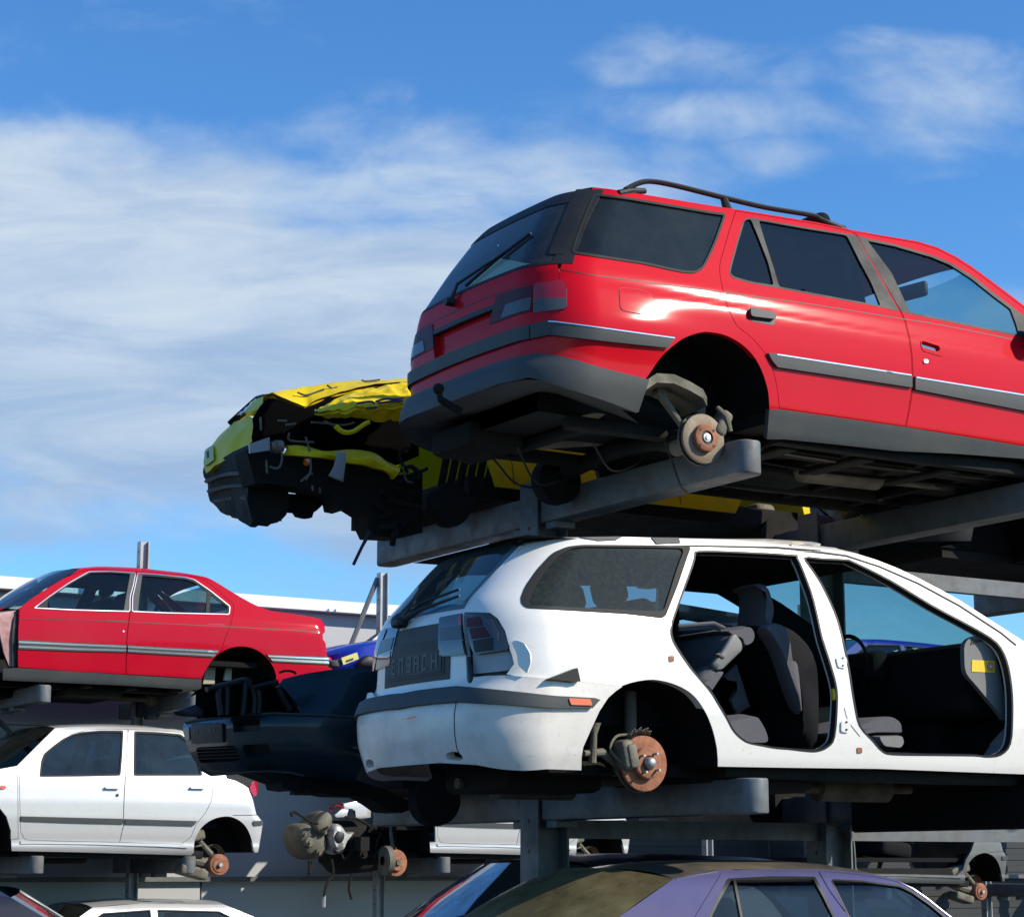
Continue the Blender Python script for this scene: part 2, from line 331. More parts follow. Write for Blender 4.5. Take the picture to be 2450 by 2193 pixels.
# ---------------------------------------------------------------- a car body as an implicit shell; panels are laid on it
class Car:
    def __init__(s, name, label, cat, Y0, W, g, x0, x1, r0=.2, r1=.3, bow0=.1, bow1=.1, bs=.0, base=0., group=None, loc=None):
        s.Y0, s.W, s.Yc = Y0, W, Y0+W/2
        s.zt = np.linspace(-1, 7, 4001)
        def tab(t, sm):
            t = sorted(t); v = np.interp(s.zt, [a for a, _ in t], [b for _, b in t])
            k = np.exp(-.5*(np.arange(-30, 31)*.002/sm)**2); k /= k.sum()
            return np.convolve(np.pad(v, 30, mode='edge'), k, 'valid')
        s.g = tab(g, .016); s.x0 = tab(x0, .02); s.x1 = tab(x1, .02)
        s.r0, s.r1, s.bow0, s.bow1, s.bs = r0, r1, bow0, bow1, bs
        xm = (x0[0][1]+x1[0][1])/2
        s.root = empty(name, loc or (xm, s.Yc, base), label, cat, group)
        s.dents = []
    def sdf(s, P):
        X, Y, Z = P[:, 0], P[:, 1], P[:, 2]
        g = np.interp(Z, s.zt, s.g); a = np.interp(Z, s.zt, s.x0); b = np.interp(Z, s.zt, s.x1)
        dy = np.abs(Y-s.Yc); a = a+s.bow0*dy*dy; b = b-s.bow1*dy*dy
        c = (a+b)/2; hx = (b-a)/2; t = (X-c)/np.maximum(hx, .1)
        h = s.W/2-g-s.bs*np.clip(np.abs(t), 0, 1.2)**4
        for (dx, dz, rx, rz, am) in s.dents:
            h = h-am*np.exp(-((X-dx)/rx)**2-((Z-dz)/rz)**2)
        r = np.where(X < c, s.r0, s.r1)
        qx = np.abs(X-c)-hx+r; qy = dy-h+r
        return np.minimum(np.maximum(qx, qy), 0)+np.hypot(np.maximum(qx, 0), np.maximum(qy, 0))-r
    def nrm(s, P):
        e = 1e-3; N = np.stack([s.sdf(P+np.eye(3)[i]*e)-s.sdf(P-np.eye(3)[i]*e) for i in range(3)], -1)
        return N/(np.linalg.norm(N, axis=1)[:, None]+1e-12)
    def cast(s, O, Dv):
        P = O.copy(); best = P.copy(); bd = np.full(len(P), 1e9); done = np.zeros(len(P), bool)
        for _ in range(220):
            d = s.sdf(P); u = d < bd; best[u] = P[u]; bd[u] = d[u]; done |= d < 2e-4
            P = P+Dv*np.where(done, 0, np.maximum(d*.75, 2e-4))[:, None]
            if done.all(): break
        for _ in range(4):
            d = s.sdf(best); best = best-s.nrm(best)*d[:, None]
        return best
    def hit(s, px):
        px = np.asarray(px, float); Dv = rays(px); t = (s.Y0-1.5)/Dv[:, 1]
        P = s.cast(EY+Dv*t[:, None], Dv); return P, s.nrm(P)
    def wp(s, *c):
        """points (X,Z) on the near side, as survey pixels"""
        P = np.array([(c[i], s.Y0-1, c[i+1]) for i in range(0, len(c), 2)]); Q = s.cast(P, np.tile([0, 1., 0], (len(P), 1)))
        return [tuple(p) for p in proj(Q)]
    def panel(s, name, poly, mat, off=0., thick=.012, holes=(), parent=None, step=11., far=None, label=None, lift=None, extra=None, cap=None, back=True):
        """lay a polygon (survey pixels on the near side, or lift='X': (y,z) on the rear/front) on the shell. far: None | 'join' | name"""
        v, f = mesh2d(poly, holes, step)
        if lift in ('X0', 'X1'):
            sg = 1 if lift == 'X0' else -1
            lim = s.W/2-np.interp(v[:, 1], s.zt, s.g)-s.bs-.012; v[:, 0] = np.clip(v[:, 0], s.Yc-lim, s.Yc+lim)
            O = np.stack([np.full(len(v), -sg*30.+s.root.location.x), v[:, 0], v[:, 1]], -1); P = s.cast(O, np.tile([sg, 0, 0.], (len(v), 1))); N = s.nrm(P)
        else:
            P, N = s.hit(v)
        if far == 'join':
            k_ = np.abs(P[:, 1]-s.Yc) < .014; P[k_, 1] = s.Yc; N[k_, 1] = 0
        Vs, Fs, Ns = s._sheet(P, N, v, f, off, thick, back)
        if extra is not None: Vs = extra(Vs)
        def mir(V): W_ = np.array(V); W_[:, 1] = 2*s.Yc-W_[:, 1]; return W_
        o = None
        if far == 'join':
            n = len(Vs); Nm = np.array(Ns); 
            V2 = np.concatenate([Vs, mir(Vs)]); F2 = Fs+[[i+n for i in q[::-1]] for q in Fs]
            nm = []; k = 0
            for q in Fs:
                seg = Ns[k:k+len(q)]; k += len(q); nm += [np.array([a[0], -a[1], a[2]]) for a in seg[::-1]]
            o = mkmesh(name, V2, F2, mat, parent or s.root, normals=list(Ns)+nm)
        else:
            o = mkmesh(name, Vs, Fs, mat, parent or s.root, normals=None if extra else Ns, auto=40 if extra else None)
            if far:
                nm = []; k = 0
                for q in Fs:
                    seg = Ns[k:k+len(q)]; k += len(q); nm += [np.array([a[0], -a[1], a[2]]) for a in seg[::-1]]
                o2 = mkmesh(name, mir(Vs), [q[::-1] for q in Fs], mat, (far if not isinstance(far, (str, bool)) else s.root), normals=nm)
                o['_far'] = 1; s.lastfar = o2
        if label: o['label'] = label
        return o
    def _sheet(s, P, N, v, f, off, thick, back):
        T = P+N*off; Vs = [tuple(p) for p in T]; Fs = []; Ns = []
        # orient outward
        cnt = {}
        for t in f:
            a, b, c = T[t[0]], T[t[1]], T[t[2]]
            q = t if np.dot(np.cross(b-a, c-a), N[t[0]]) > 0 else t[::-1]
            Fs.append(list(q)); Ns += [N[i] for i in q]
            for i in range(3):
                e = (q[i], q[(i+1) % 3]); cnt[e] = cnt.get(e, 0)+1
        if thick:
            In = T-N*thick
            for (a, b) in list(cnt):
                if (b, a) in cnt or (abs(T[a][1]-s.Yc) < 1e-5 and abs(T[b][1]-s.Yc) < 1e-5): continue
                k = len(Vs); Vs += [tuple(T[a]), tuple(T[b]), tuple(In[b]), tuple(In[a])]
                q = [k+1, k, k+3, k+2]; Fs.append(q)
                n = np.cross(np.array(T[b])-T[a], N[a]); n /= np.linalg.norm(n)+1e-12
                Ns += [n]*4
        return np.array(Vs), Fs, Ns
    def near(s, px): return s.hit(px)[0]
    def cross(s, name, edge, mat, crown=.05, bulge=0., n=14, parent=None, inset=0., pw=2.2, down=0.):
        """loft from the near-side edge polyline (survey pixels) straight across the car, crowned in Z and bulged along X"""
        P = s.near(edge) if not isinstance(edge, np.ndarray) else edge
        G3 = []
        for t in np.linspace(0, 1, n+1):
            w = 1-abs(2*t-1)**pw
            Q = P.copy(); Q[:, 1] = (P[:, 1]+inset)*(1-t)+(2*s.Yc-P[:, 1]-inset)*t; Q[:, 2] += crown*w-down; Q[:, 0] += bulge*w
            G3.append(Q)
        b = MB(); b.grid(np.array(G3)); return b.build(name, mat, parent or s.root, auto=50)
def strip(px, w):
    """closed polygon of width w around an open polyline (survey pixels)"""
    P = np.array(px, float); t = np.gradient(P, axis=0); n = np.stack([-t[:, 1], t[:, 0]], -1); n /= np.linalg.norm(n, axis=1)[:, None]+1e-9
    return [tuple(p) for p in P+n*w/2]+[tuple(p) for p in (P-n*w/2)[::-1]]
def arch_liner(car, arc, depth, mat, parent, wall=True):
    P = car.near(arc); Pin = P.copy(); Pin[:, 1] += depth; P[:, 1] += .004
    b = MB(); b.grid(np.array([P, P*.5+Pin*.5, Pin]))
    if wall: b.add(Pin, [list(range(len(Pin)))])
    return b.build('arch_liner', mat, parent, auto=60)
def tubes(name, mat, parent, qs, r, k=4, n=6, flat=None):
    for i, q in enumerate(qs):
        b = MB(); P = spl(q, k) if len(q) > 2 else [np.array(p) for p in q]; b.tube(P, r[i] if isinstance(r, (list, tuple)) else r, n, flat=flat); b.build(name, mat, parent)
def brake(parent, c, r, hat, m_ring, m_hat, th=.02, studs=4, cap=True, studlen=.0, holes=True, tilt=0., pcd=.054, flat=False):
    """brake disc facing -Y: part disc > hub_cap, stud..."""
    b = MB(); cy = 0
    prof = [(r-.004, th), (r, th*.8), (r, 0.002), (r-.003, 0), (hat+.004, 0), (hat, -.003), (hat-.002, -th*1.3), (hat-.008, -th*1.5), (.034, -th*1.5), (.033, -th*1.2), (.0, -th*1.2)]
    b.lathe((0, 0, 0), prof, 56, 'y', ms=[0]*4+[1]*4+[2]*2)
    if holes:
        for k in range(studs):
            a = math.pi/4+k*2*math.pi/studs
            b.lathe((pcd*math.cos(a), -th*1.5-.0015, pcd*math.sin(a)), [(.0075, .001), (.0075, -.0005), (.0, -.0005)], 12, 'y', m=2)
    V = np.array(b.V)@rotZ(tilt).T+np.array(c)
    o = mkmesh('brake_disc', V, b.F, [m_ring, m_hat, BLACK], parent, fm=b.M, auto=35)
    if cap:
        k = MB(); k.lathe((0, 0, 0), [(.021, -th*1.2), (.021, -th*1.45), (.012, -th*1.5), (.009, -th*1.75), (0, -th*1.75)] if flat else [(.027, -th*1.2), (.027, -th*2.2), (.024, -th*2.7), (.014, -th*3.1), (0, -th*3.15)], 28, 'y')
        mkmesh('hub_cap', np.array(k.V)@rotZ(tilt).T+np.array(c), k.F, [ALU], o, auto=40)
    for q in range(studs if studlen else 0):
        a = math.pi/4+q*2*math.pi/studs+.15; k = MB()
        k.tube([(pcd*math.cos(a), -th*1.4, pcd*math.sin(a)), (pcd*math.cos(a), -th*1.5-studlen, pcd*math.sin(a))], .006, 10)
        mkmesh('wheel_stud', np.array(k.V)@rotZ(tilt).T+np.array(c), k.F, [ALU], o, auto=40)
    return o
def seat(parent, x, y, z, w=.5, d=.5, h=.62, lean=-.25, mat=None, head=True, face=1, backmat=None):
    """car seat on floor point; face=+1 looks to +X"""
    mat = mat or SEATM; o = MB(); o.rbox((x, y, z+.17), (d, w, .20), .07, 0, rotY(-.12*face), 4); cu = o.build('seat_cushion', mat, parent, auto=60)
    b = MB(); R = rotY(lean*face); base = np.array((x-d*.45*face, y, z+.22)); cc = base+R@np.array((0, 0, h/2))
    b.rbox(cc, (.15, w*.96, h), .065, 0, R, 4); b.build('seat_back', backmat or mat, parent, auto=60)
    if head:
        k = MB(); cc = base+R@np.array((0, 0, h+.14)); k.rbox(cc, (.10, .26, .19), .045, 0, R, 4)
        for sy in (-.06, .06): k.tube([base+R@np.array((0, sy, h-.02)), base+R@np.array((0, sy, h+.08))], .008, 6)
        k.build('head_restraint', backmat or mat, parent, auto=60)
def underbody(car, x0, x1, z0, zt, inset=.1, mat=None, exhaust=True, parent=None, gaps=(), tank=True):
    b = MB(); y0, y1 = car.Y0+inset, car.Y0+car.W-inset; yc = car.Yc
    cuts = sorted([x0, x1]+[v for g_ in gaps for v in g_])
    for xa, xb in zip(cuts[:-1], cuts[1:]):
        ins = .34 if any(g_[0]-1e-6 <= xa and xb <= g_[1]+1e-6 for g_ in gaps) else 0
        b.box(((xa+xb)/2, yc, (z0+zt)/2+.03), (xb-xa, y1-y0-2*ins, zt-z0-.06-(.004 if ins else 0)), 0)
    for s_ in (-1, 1):
        b.box(((x0+x1)/2, yc+s_*(y1-y0)*.28, z0+.02), (x1-x0-.3, .09, .06), 0, bev=.012)
        xs_ = gaps[0][1]+.05 if gaps else x0+.8; b.box(((xs_+x1)/2-.2, yc+s_*((y1-y0)/2-.05), z0+.015), (x1-xs_-.5, .07, .07), 0, bev=.012)
    for x in np.linspace(x0+.3, x1-.4, 7): b.box((x, yc, z0+.025), (.06, y1-y0-(.75 if any(g_[0]-.05 < x < g_[1]+.05 for g_ in gaps) else .1), .05), 0, bev=.012)
    if tank: b.box((x0+.42, yc+.25, z0+.0), (.55, .62, .16), 0, bev=.04); b.box((x0+1.35, yc-.05, z0-.005), (.62, .9, .14), 0, bev=.05)
    else: b.box((x0+.10, yc+.36, z0+.05), (.34, .42, .14), 0, bev=.05)
    o = b.build('underbody', mat or UNDER, parent or car.root, auto=40)
    if exhaust:
        e = MB(); yy = yc+.18
        e.tube(spl([(x0+.12, yy+.2, z0-.03), (x0+.45, yy+.2, z0-.035), (x0+.7, yy+.1, z0-.03), (x0+1.1, yy, z0+.0), (x0+1.7, yy-.1, z0-.03), (x1-.6, yy-.15, z0-.02)], 5), .027, 10)
        e.tube([(x0+.3, yy+.2, z0-.02), (x0+.34, yy+.2, z0-.02), (x0+.78, yy+.2, z0-.02), (x0+.82, yy+.2, z0-.02)], [.03, .085, .085, .03], 14)
        e.tube([(x0+2.1, yy-.1, z0-.02), (x0+2.14, yy-.1, z0-.02), (x0+2.6, yy-.12, z0-.02), (x0+2.64, yy-.12, z0-.02)], [.03, .075, .075, .03], 14)
        e.build('exhaust', STEELD, parent or car.root)
    return o
def chunk(name, pts, Y, d, mat, parent, r=None):
    """cast or pressed piece: traced outline swelled into a rounded block at its own distance"""
    P = np.array([onY(p, Y) for p in pts]); c = P.mean(0); b = MB(); n_ = len(P)
    rings = []
    for f, o in ((.0, -.5), (.72, -.5), (.95, -.36), (1., -.1), (1., .2), (.9, .5), (0, .5)):
        Q = c+(P-c)*f; Q[:, 1] = Y+o*d+.5*d; rings.append(Q)
    Fc = []
    V = [p for q in rings for p in q]
    for i in range(len(rings)-1):
        for k in range(n_): Fc.append((i*n_+k, i*n_+(k+1) % n_, (i+1)*n_+(k+1) % n_, (i+1)*n_+k))
    b.add(V, Fc); return b.build(name, mat, parent, auto=50)
# ================================================================ RED ESTATE (upper level, near row)
Y0 = 7.75
car = Car('red_estate_car', 'bright red estate car with black roof rails and no wheels on the top rack arms', 'car', Y0, 1.58,
    g=[(3.50, .10), (3.58, .05), (3.68, .02), (3.72, .012), (3.80, .010), (3.92, .0), (4.02, .002), (4.12, .010), (4.185, .020), (4.19, .026), (4.26, .040), (4.30, .054), (4.70, .18), (4.825, .225), (4.85, .28), (4.88, .48)],
    x0=[(3.5, 5.0), (3.66, 4.95), (3.78, 4.955), (3.80, 4.985), (4.05, 4.985), (4.28, 5.01), (4.50, 5.14), (4.66, 5.25), (4.74, 5.32), (4.78, 5.38)],
    x1=[(3.5, 9.30), (3.9, 9.36), (4.15, 9.25), (4.3, 9.1), (4.8, 8.9)], r0=.25, r1=.3, bow0=.10, bow1=.12, bs=.05, base=3.53)
red = car; car.dents = [(5.42, 3.985, .34, .13, -.025)]  # outward bulge shaped into the rear quarter to catch the sun's glint
roofA = A(1277, 128, 1400, 141, 1700, 190, 2033, 245); roofB = B(185, 268, 450, 311, 700, 352, 935, 402, 1150, 440, 1350, 473, 1480, 512, 1600, 572, 1700, 635, 1800, 708, 1900, 783, 2033, 884)
# rear wheel arch (front to back) and lower edge of the painted side
archR = spl(B(405, 1549, 397, 1440, 370, 1340, 330, 1250, 270, 1170, 190, 1108, 100, 1068, 0, 1052), 4)[:-1]+spl(A(2005, 1052, 1940, 1064, 1860, 1095, 1800, 1138, 1740, 1190, 1690, 1250, 1650, 1310, 1612, 1362), 4)
sillT = D(470, 211, 1270, 324, 2033, 447)
frontw = car.wp(8.20, 3.685)
side = roofA+roofB+car.wp(8.42, 4.36, 8.7, 4.34, 9.15, 4.24, 9.28, 4.12, 9.30, 3.80, 9.0, 3.76, 8.93, 3.90, 8.80, 4.01, 8.62, 4.05, 8.44, 4.01, 8.31, 3.90, 8.24, 3.76, 8.22, 3.685)+sillT[::-1]+archR+A(1170, 1255, 1010, 1212, 890, 1200, 880, 1100, 885, 930)+A(905, 925, 1100, 912, 1113, 900, 1113, 760, 1098, 728, 1075, 718, 1066, 715, 1066, 660, 1105, 560, 1200, 332, 1266, 165)
doorRtop = B(190, 282, 450, 324, 700, 365, 925, 412)
doorR = doorRtop+B(962, 440, 1100, 670, 1238, 920, 1268, 990, 1296, 1100, 1312, 1230, 1316, 1350, 1308, 1450, 1292, 1560, 1272, 1656)+D(1268, 319, 900, 265, 470, 204)+spl(B(467, 1520, 456, 1420, 432, 1310, 390, 1212, 330, 1130, 262, 1064, 206, 1022, 176, 975, 132, 875, 98, 740, 87, 640, 106, 555, 150, 400), 3)
doorF = B(950, 417, 1150, 452, 1345, 486, 1470, 523, 1590, 584, 1690, 648, 1790, 720, 1890, 795, 2033, 903)+car.wp(8.24, 4.40, 8.30, 4.27, 8.27, 4.0, 8.20, 3.80, 8.17, 3.70)+D(2000, 436, 1650, 378, 1284, 324)+B(1282, 1655, 1302, 1560, 1318, 1450, 1326, 1350, 1322, 1230, 1306, 1100, 1278, 985, 1248, 922, 1110, 668, 975, 442)
quarter = rnd(A(1285, 168, 1500, 194, 2040, 286, 2132, 298, 2118, 345, 2070, 480, 2015, 600, 1985, 652, 1935, 682, 1850, 677, 1600, 622, 1137, 552, 1200, 372), 14)
car.panel('body', side, RED, holes=[offs(doorR, 1.3), offs(doorF, 1.3), quarter], thick=.03, far='join')
# doors
wq = rnd(B(243, 335, 287, 328, 330, 430, 400, 610, 437, 762, 280, 735, 180, 706, 150, 684, 156, 640, 200, 480), 10)
wm = rnd(B(330, 337, 600, 385, 902, 434, 985, 600, 1060, 740, 1122, 892, 800, 832, 462, 768, 425, 640, 372, 480), 8)
allw = rnd(B(240, 330, 287, 322, 600, 378, 908, 428, 955, 432, 1236, 926, 1150, 902, 800, 838, 462, 775, 280, 741, 175, 712, 144, 686, 150, 640, 195, 480), 8)
d = car.panel('door', doorR, RED, holes=[allw], thick=.03, far=True); d['label'] = 'red rear door with black trim strip'; dfar = car.lastfar
car.panel('window', wm, TINT, off=-.008, thick=0, parent=d, far=dfar); car.panel('window', wq, TINT, off=-.008, thick=0, parent=d, far=dfar)
car.panel('window_frame', allw, DARKP, off=.001, holes=[offs(wm, -1.6), offs(wq, -1.6)], parent=d, far=dfar)
st = B(385, 1192, 440, 1196, 1300, 1330, 1306, 1345, 1306, 1412, 445, 1282, 410, 1240)
car.panel('side_moulding', st, GREYP, off=.016, thick=.018, parent=d, far=dfar)
car.panel('bright_line', strip(B(440, 1203, 860, 1268, 1298, 1335), 3.2), CHROME, off=.0185, thick=.004, parent=d)
hrec = rnd(B(258, 893, 440, 935, 438, 1005, 420, 1012, 275, 983), 12)
car.panel('handle_recess', hrec, BLACK, off=.0012, thick=0, parent=d)
car.panel('door_handle', rnd(B(268, 905, 432, 945, 430, 982, 270, 962), 8), GREYP, off=.022, thick=.02, parent=d)
wf = rnd(B(1022, 466, 1200, 502, 1440, 572, 1560, 622, 1700, 712, 1850, 832, 1950, 906, 1985, 1000, 2006, 1076, 1900, 1054, 1300, 930, 1182, 680), 6)
allf = rnd(B(962, 436, 1015, 452, 1200, 492, 1440, 560, 1570, 614, 1712, 702, 1860, 820, 2033, 950)+car.wp(8.20, 4.40, 8.235, 4.30)+B(2033, 1090, 1900, 1064, 1300, 938, 1250, 926, 1110, 690), 6)
d = car.panel('door', doorF, RED, holes=[allf]+[rnd(B(1376, 1110, 1490, 1146, 1494, 1172, 1474, 1180, 1376, 1152), 6)], thick=.03, far=True); d['label'] = 'red front door with its handle missing'; dfar = car.lastfar
car.panel('window', wf, TINTL, off=-.008, thick=0, parent=d, far=dfar)
car.panel('window_frame', allf, DARKP, off=.001, holes=[offs(wf, -1.6)], parent=d, far=dfar)
st = B(1326, 1342, 2033, 1458)+car.wp(8.17, 3.925, 8.17, 3.86)+B(2033, 1562, 1326, 1424)
car.panel('side_moulding', st, GREYP, off=.016, thick=.018, parent=d, far=dfar)
car.panel('bright_line', strip(B(1330, 1349, 1680, 1406, 2033, 1464), 3.2), CHROME, off=.0185, thick=.004, parent=d)
car.panel('handle_socket', rnd(B(1366, 1103, 1500, 1140, 1524, 1155, 1524, 1205, 1506, 1212, 1380, 1176), 8), RED, off=.003, holes=[rnd(B(1376, 1110, 1490, 1146, 1494, 1172, 1474, 1180, 1376, 1152), 6)], thick=.02, parent=d)
car.panel('door_lock', rnd(B(1386, 1228, 1418, 1232, 1416, 1258, 1388, 1255), 10), CHROME, off=.006, thick=.006, parent=d)
# windows of the load bay, trims, flap
qg = offs(quarter, -5.5)
car.panel('quarter_window', offs(quarter, -1), TINTD, off=-.006, thick=0, far=True)
car.panel('window_seal', quarter, RUBBER, off=.004, holes=[qg], thick=.012, far=True)
car.panel('side_moulding', A(890, 1012, 940, 998, 990, 986, 1050, 990, 1795, 1092, 1752, 1157, 1005, 1076, 890, 1101), GREYP, off=.016, thick=.018, far=True)
car.panel('bright_line', strip(A(1000, 992, 1050, 995, 1400, 1042, 1790, 1097), 2.6), CHROME, off=.0185, thick=.004)
flap = rnd(A(1442, 766, 1600, 784, 1652, 810, 1670, 872, 1668, 932, 1630, 952, 1450, 920), 14)
car.panel('fuel_flap', offs(flap, -1.6), RED, off=.0035, thick=.004)
car.panel('fuel_flap_gap', flap, BLACK, off=.0008, holes=[offs(flap, -1.8)], thick=0)
car.panel('crease_line', strip(spl(A(1070, 657, 1430, 712, 2033, 788)+B(300, 826, 700, 882, 1236, 968, 1500, 1010, 2000, 1110), 3), 1.8), BLACK, off=.0009, thick=0)
# lamps
lampo = A(897, 745, 1066, 716, 1075, 718, 1098, 728, 1113, 760, 1113, 900, 1100, 912, 897, 938)
lp = car.panel('tail_lamp', rnd(offs(lampo, -1), 6), REDLENS, off=.003, thick=.02, far=True)
car.panel('reverse_lens', A(900, 848, 1015, 838, 1110, 840, 1110, 900, 1098, 908, 900, 933), CLEARLENS, off=.0055, thick=.004, parent=lp)
# sill, bumper
sill = sillT+car.wp(8.2, 3.685, 8.2, 3.545)+D(2033, 527, 1600, 495, 1200, 476, 800, 432, 500, 402, 385, 402)+D(400, 211)
car.panel('sill_trim', sill, GREYP, off=.004, thick=.03, far=True)
rp = lambda *c: [tuple(p) for p in proj(car.cast(np.array([(2., c[i], c[i+1]) for i in range(0, len(c), 2)]), np.tile([1., 0, 0], (len(c)//2, 1))))]
yc = car.Yc
zt1 = car.near(A(905, 1202))[0][2]; zt0 = car.near(Cf(890, 338))[0][2]
bump = A(1616, 1366, 1400, 1312, 1170, 1252, 1010, 1208, 950, 1199, 905, 1202)+rp(Y0+.4, zt1, Y0+.6, zt1-.004, yc, zt1-.006, yc, (zt1+zt0)/2, yc, zt0-.01, Y0+.55, zt0-.008, Y0+.35, zt0-.004)+Cf(890, 338, 960, 352, 1170, 418, 1380, 488, 1530, 547, 1548, 545, 1580, 450)
car.panel('bumper', bump, GREYP, off=.035, thick=.06, far='join')
# tailgate, drawn in (y, z)
ysh = car.near(A(885, 950))[0][1]
yD = car.near(A(1090, 560))[0][1]
zb = 4.285; zr = 4.70
zs1 = car.near(A(890, 1012))[0][2]; zs0 = car.near(A(890, 1101))[0][2]; zi1 = car.near(A(885, 750))[0][2]-.006; zi0 = car.near(A(880, 925))[0][2]
def sym(h): return h+[(2*yc-a, b) for a, b in h[::-1]]
pE = car.near(A(1063, 716)); y66 = pE[0][1]; zl = pE[0][2]
lower = [(ysh, 3.80), (ysh, car.near(A(890, 748))[0][2]), (y66, zl)]+[(p[1], min(p[2], zb+.004)) for p in car.near(A(1064, 662, 1102, 562))]
gl = [(Y0+.17, zb+.012), (Y0+.19, 4.4), (Y0+.235, 4.55), (Y0+.29, zr-.03)]
plate = [(yc-.30, 4.145), (yc+.30, 4.145), (yc+.26, 3.995), (yc-.26, 3.995)]
tg = car.panel('tailgate', sym(lower), RED, lift='X0', step=.035, thick=.03, holes=[plate], label='dull red lower tailgate with an empty plate recess')
car.panel('plate_recess', offs(plate, .004), RED, lift='X0', off=-.03, step=.05, thick=0, parent=tg)
car.panel('recess_lip', [(yc-.30, 4.15), (yc+.30, 4.15), (yc+.295, 4.125), (yc-.295, 4.125)], BLACK, lift='X0', off=.002, step=.05, thick=.03, parent=tg)
sur = [(Y0+.085, zb), (Y0+.135, 4.45), (Y0+.215, zr), (Y0+.27, zr+.045)]
car.panel('window_surround', sym(sur), DARKP, lift='X0', off=.002, step=.035, thick=.03, holes=[offs(sym(gl), -.004)], parent=tg)
car.panel('rear_window', sym(gl), REARG, lift='X0', off=-.002, step=.04, thick=0, parent=tg)
car.panel('side_pillar_trim', A(1092, 557, 1105, 552, 1268, 163, 1262, 140, 1175, 146, 1140, 200, 1000, 545, 1010, 560), DARKP, off=.0035, thick=.02, far=True)
for s_ in (0, 1):
    q = [(ysh+.006, zi0), (ysh+.006, zi1), (yc-.31, zi1+.003), (yc-.27, zi0)]
    q2 = [(ysh+.006, zi0+.008), (ysh+.006, zi0+.07), (yc-.40, zi0+.07), (yc-.37, zi0+.008)]
    if s_: q = [(2*yc-a, b) for a, b in q]; q2 = [(2*yc-a, b) for a, b in q2]
    lp = car.panel('inner_lamp', q, GREYLENS, lift='X0', off=.004, step=.04, thick=.01, parent=tg)
    car.panel('reverse_lens', q2, CLEARLENS, lift='X0', off=.007, step=.05, thick=.006, parent=tg)
car.panel('rear_moulding', sym([(ysh, zs0), (ysh, zs1)]), GREYP, lift='X0', off=.018, step=.05, thick=.02, parent=tg)
car.panel('crease_line', sym([(ysh, 4.195), (ysh, 4.2)]), BLACK, lift='X0', off=.001, step=.06, thick=0, parent=tg)
# wiper
wb = car.cast(np.array([(2., yc+.1, 4.25), (2., yc+.07, 4.34), (2., yc-.25, 4.43)]), np.tile([1., 0, 0], (3, 1))); wb[:, 0] -= [.02, .035, .02]
b = MB(); b.tube(wb, [.012, .008, .006], 8); b.lathe(tuple(wb[0]), [(0, -.03), (.02, -.03), (.022, .02)], 14, 'x')
wq_ = car.cast(np.array([(2., yc+.0, 4.315), (2., yc-.22, 4.425), (2., yc-.40, 4.50)]), np.tile([1., 0, 0], (3, 1))); wq_[:, 0] -= .012
b.tube(wq_, .008, 6); b.build('rear_wiper', BLACK, tg)
# roof, windscreen, hood, rails
car.cross('roof', roofA+roofB[:9], RED, crown=.035, pw=3); car.cross('headlining', car.near(roofA+roofB[:7]), HEADL, crown=.03, inset=.05, down=.045)
ws = roofB[8:]+car.wp(8.42, 4.36)
car.cross('windscreen', ws, TINTL, crown=.02, bulge=.16, pw=2.2)
car.cross('bonnet', car.wp(8.42, 4.36, 8.7, 4.34, 9.15, 4.24, 9.28, 4.12), RED, crown=.04, bulge=.06)
car.cross('front_panel', car.wp(9.28, 4.12, 9.30, 3.80, 9.2, 3.6), DARKP, crown=0, bulge=.1)
for far in (0, 1):
    P = [onY(p, Y0+.235) for p in B(-520, 145, -430, 102, -350, 92, -200, 118, 110, 195, 380, 258, 665, 306, 720, 330, 800, 368, 880, 390)]
    P = [np.array(p) for p in P]
    if far:
        for p in P: p[1] = 2*yc-p[1]
    b = MB(); b.tube(spl(P, 4), .0135, 8, flat=1.3)
    for i in (0, 9):
        q = P[i]; s1 = 1 if i == 0 else -1
        b.tube([q+np.array((-.04*s1, 0, -.03)), q+np.array((.03*s1, 0, -.004)), q+np.array((.12*s1, 0, .015))], [.022, .02, .014], 10)
    m_ = P[4]; b.tube([m_+np.array((.0, 0, .0)), m_+np.array((.03, 0, -.075))], [.018, .026], 8)
    b.build('roof_rail', DARKP, car.root)
mir = MB(); p = car.near(B(2030, 1080))[0]; mir.rbox(p+np.array((.03, -.09, .0)), (.10, .17, .13), .04, 0, None, 5); mir.build('door_mirror', DARKP, car.root, auto=60)
# arches, brakes, underside
arch_liner(car, archR, .40, LINER, car.root)
car.arc2 = archR
hub = np.array(onY(A(0, 0)[0], Y0)); hubp = onY((1580+945/9.1, 950+900/9.1), Y0+.13)
dsc = brake(car.root, hubp, .122, .068, RUSTD, RUST, th=.02, tilt=-.03, flat=True)
b = MB(); hx, hy, hz = hubp
b.lathe((hx, hy+.03, hz), [(.128, 0), (.128, .012), (.05, .03), (.05, .2)], 32, 'y')
b.build('backing_plate', STEELD, car.root)
b = MB(); b.rbox((hx+.125, hy+.03, hz+.09), (.07, .09, .14), .025, 0, rotY(.5), 4); b.tube([(hx+.1, hy+.02, hz+.17), (hx+.13, hy-.01, hz+.12), (hx+.155, hy-.01, hz+.05)], [.012, .02, .012], 8); b.build('brake_caliper', STEELD, car.root)
b = MB()
q0 = onY(A(1710, 1455)[0], Y0+.2); b.tube([q0, q0*.4+hubp*.6+np.array((0, .05, 0)), hubp+np.array((-.03, .08, .03))], [.022, .018, .024], 10)
b.tube([q0+np.array((0, -.02, .012)), q0+np.array((0, .03, .012))], .028, 12)
q1 = onY(A(1960, 1480)[0], Y0+.25); b.tube([q1, q1+np.array((.05, .05, .02)), hubp+np.array((.06, .12, .06))], [.03, .026, .03], 10)
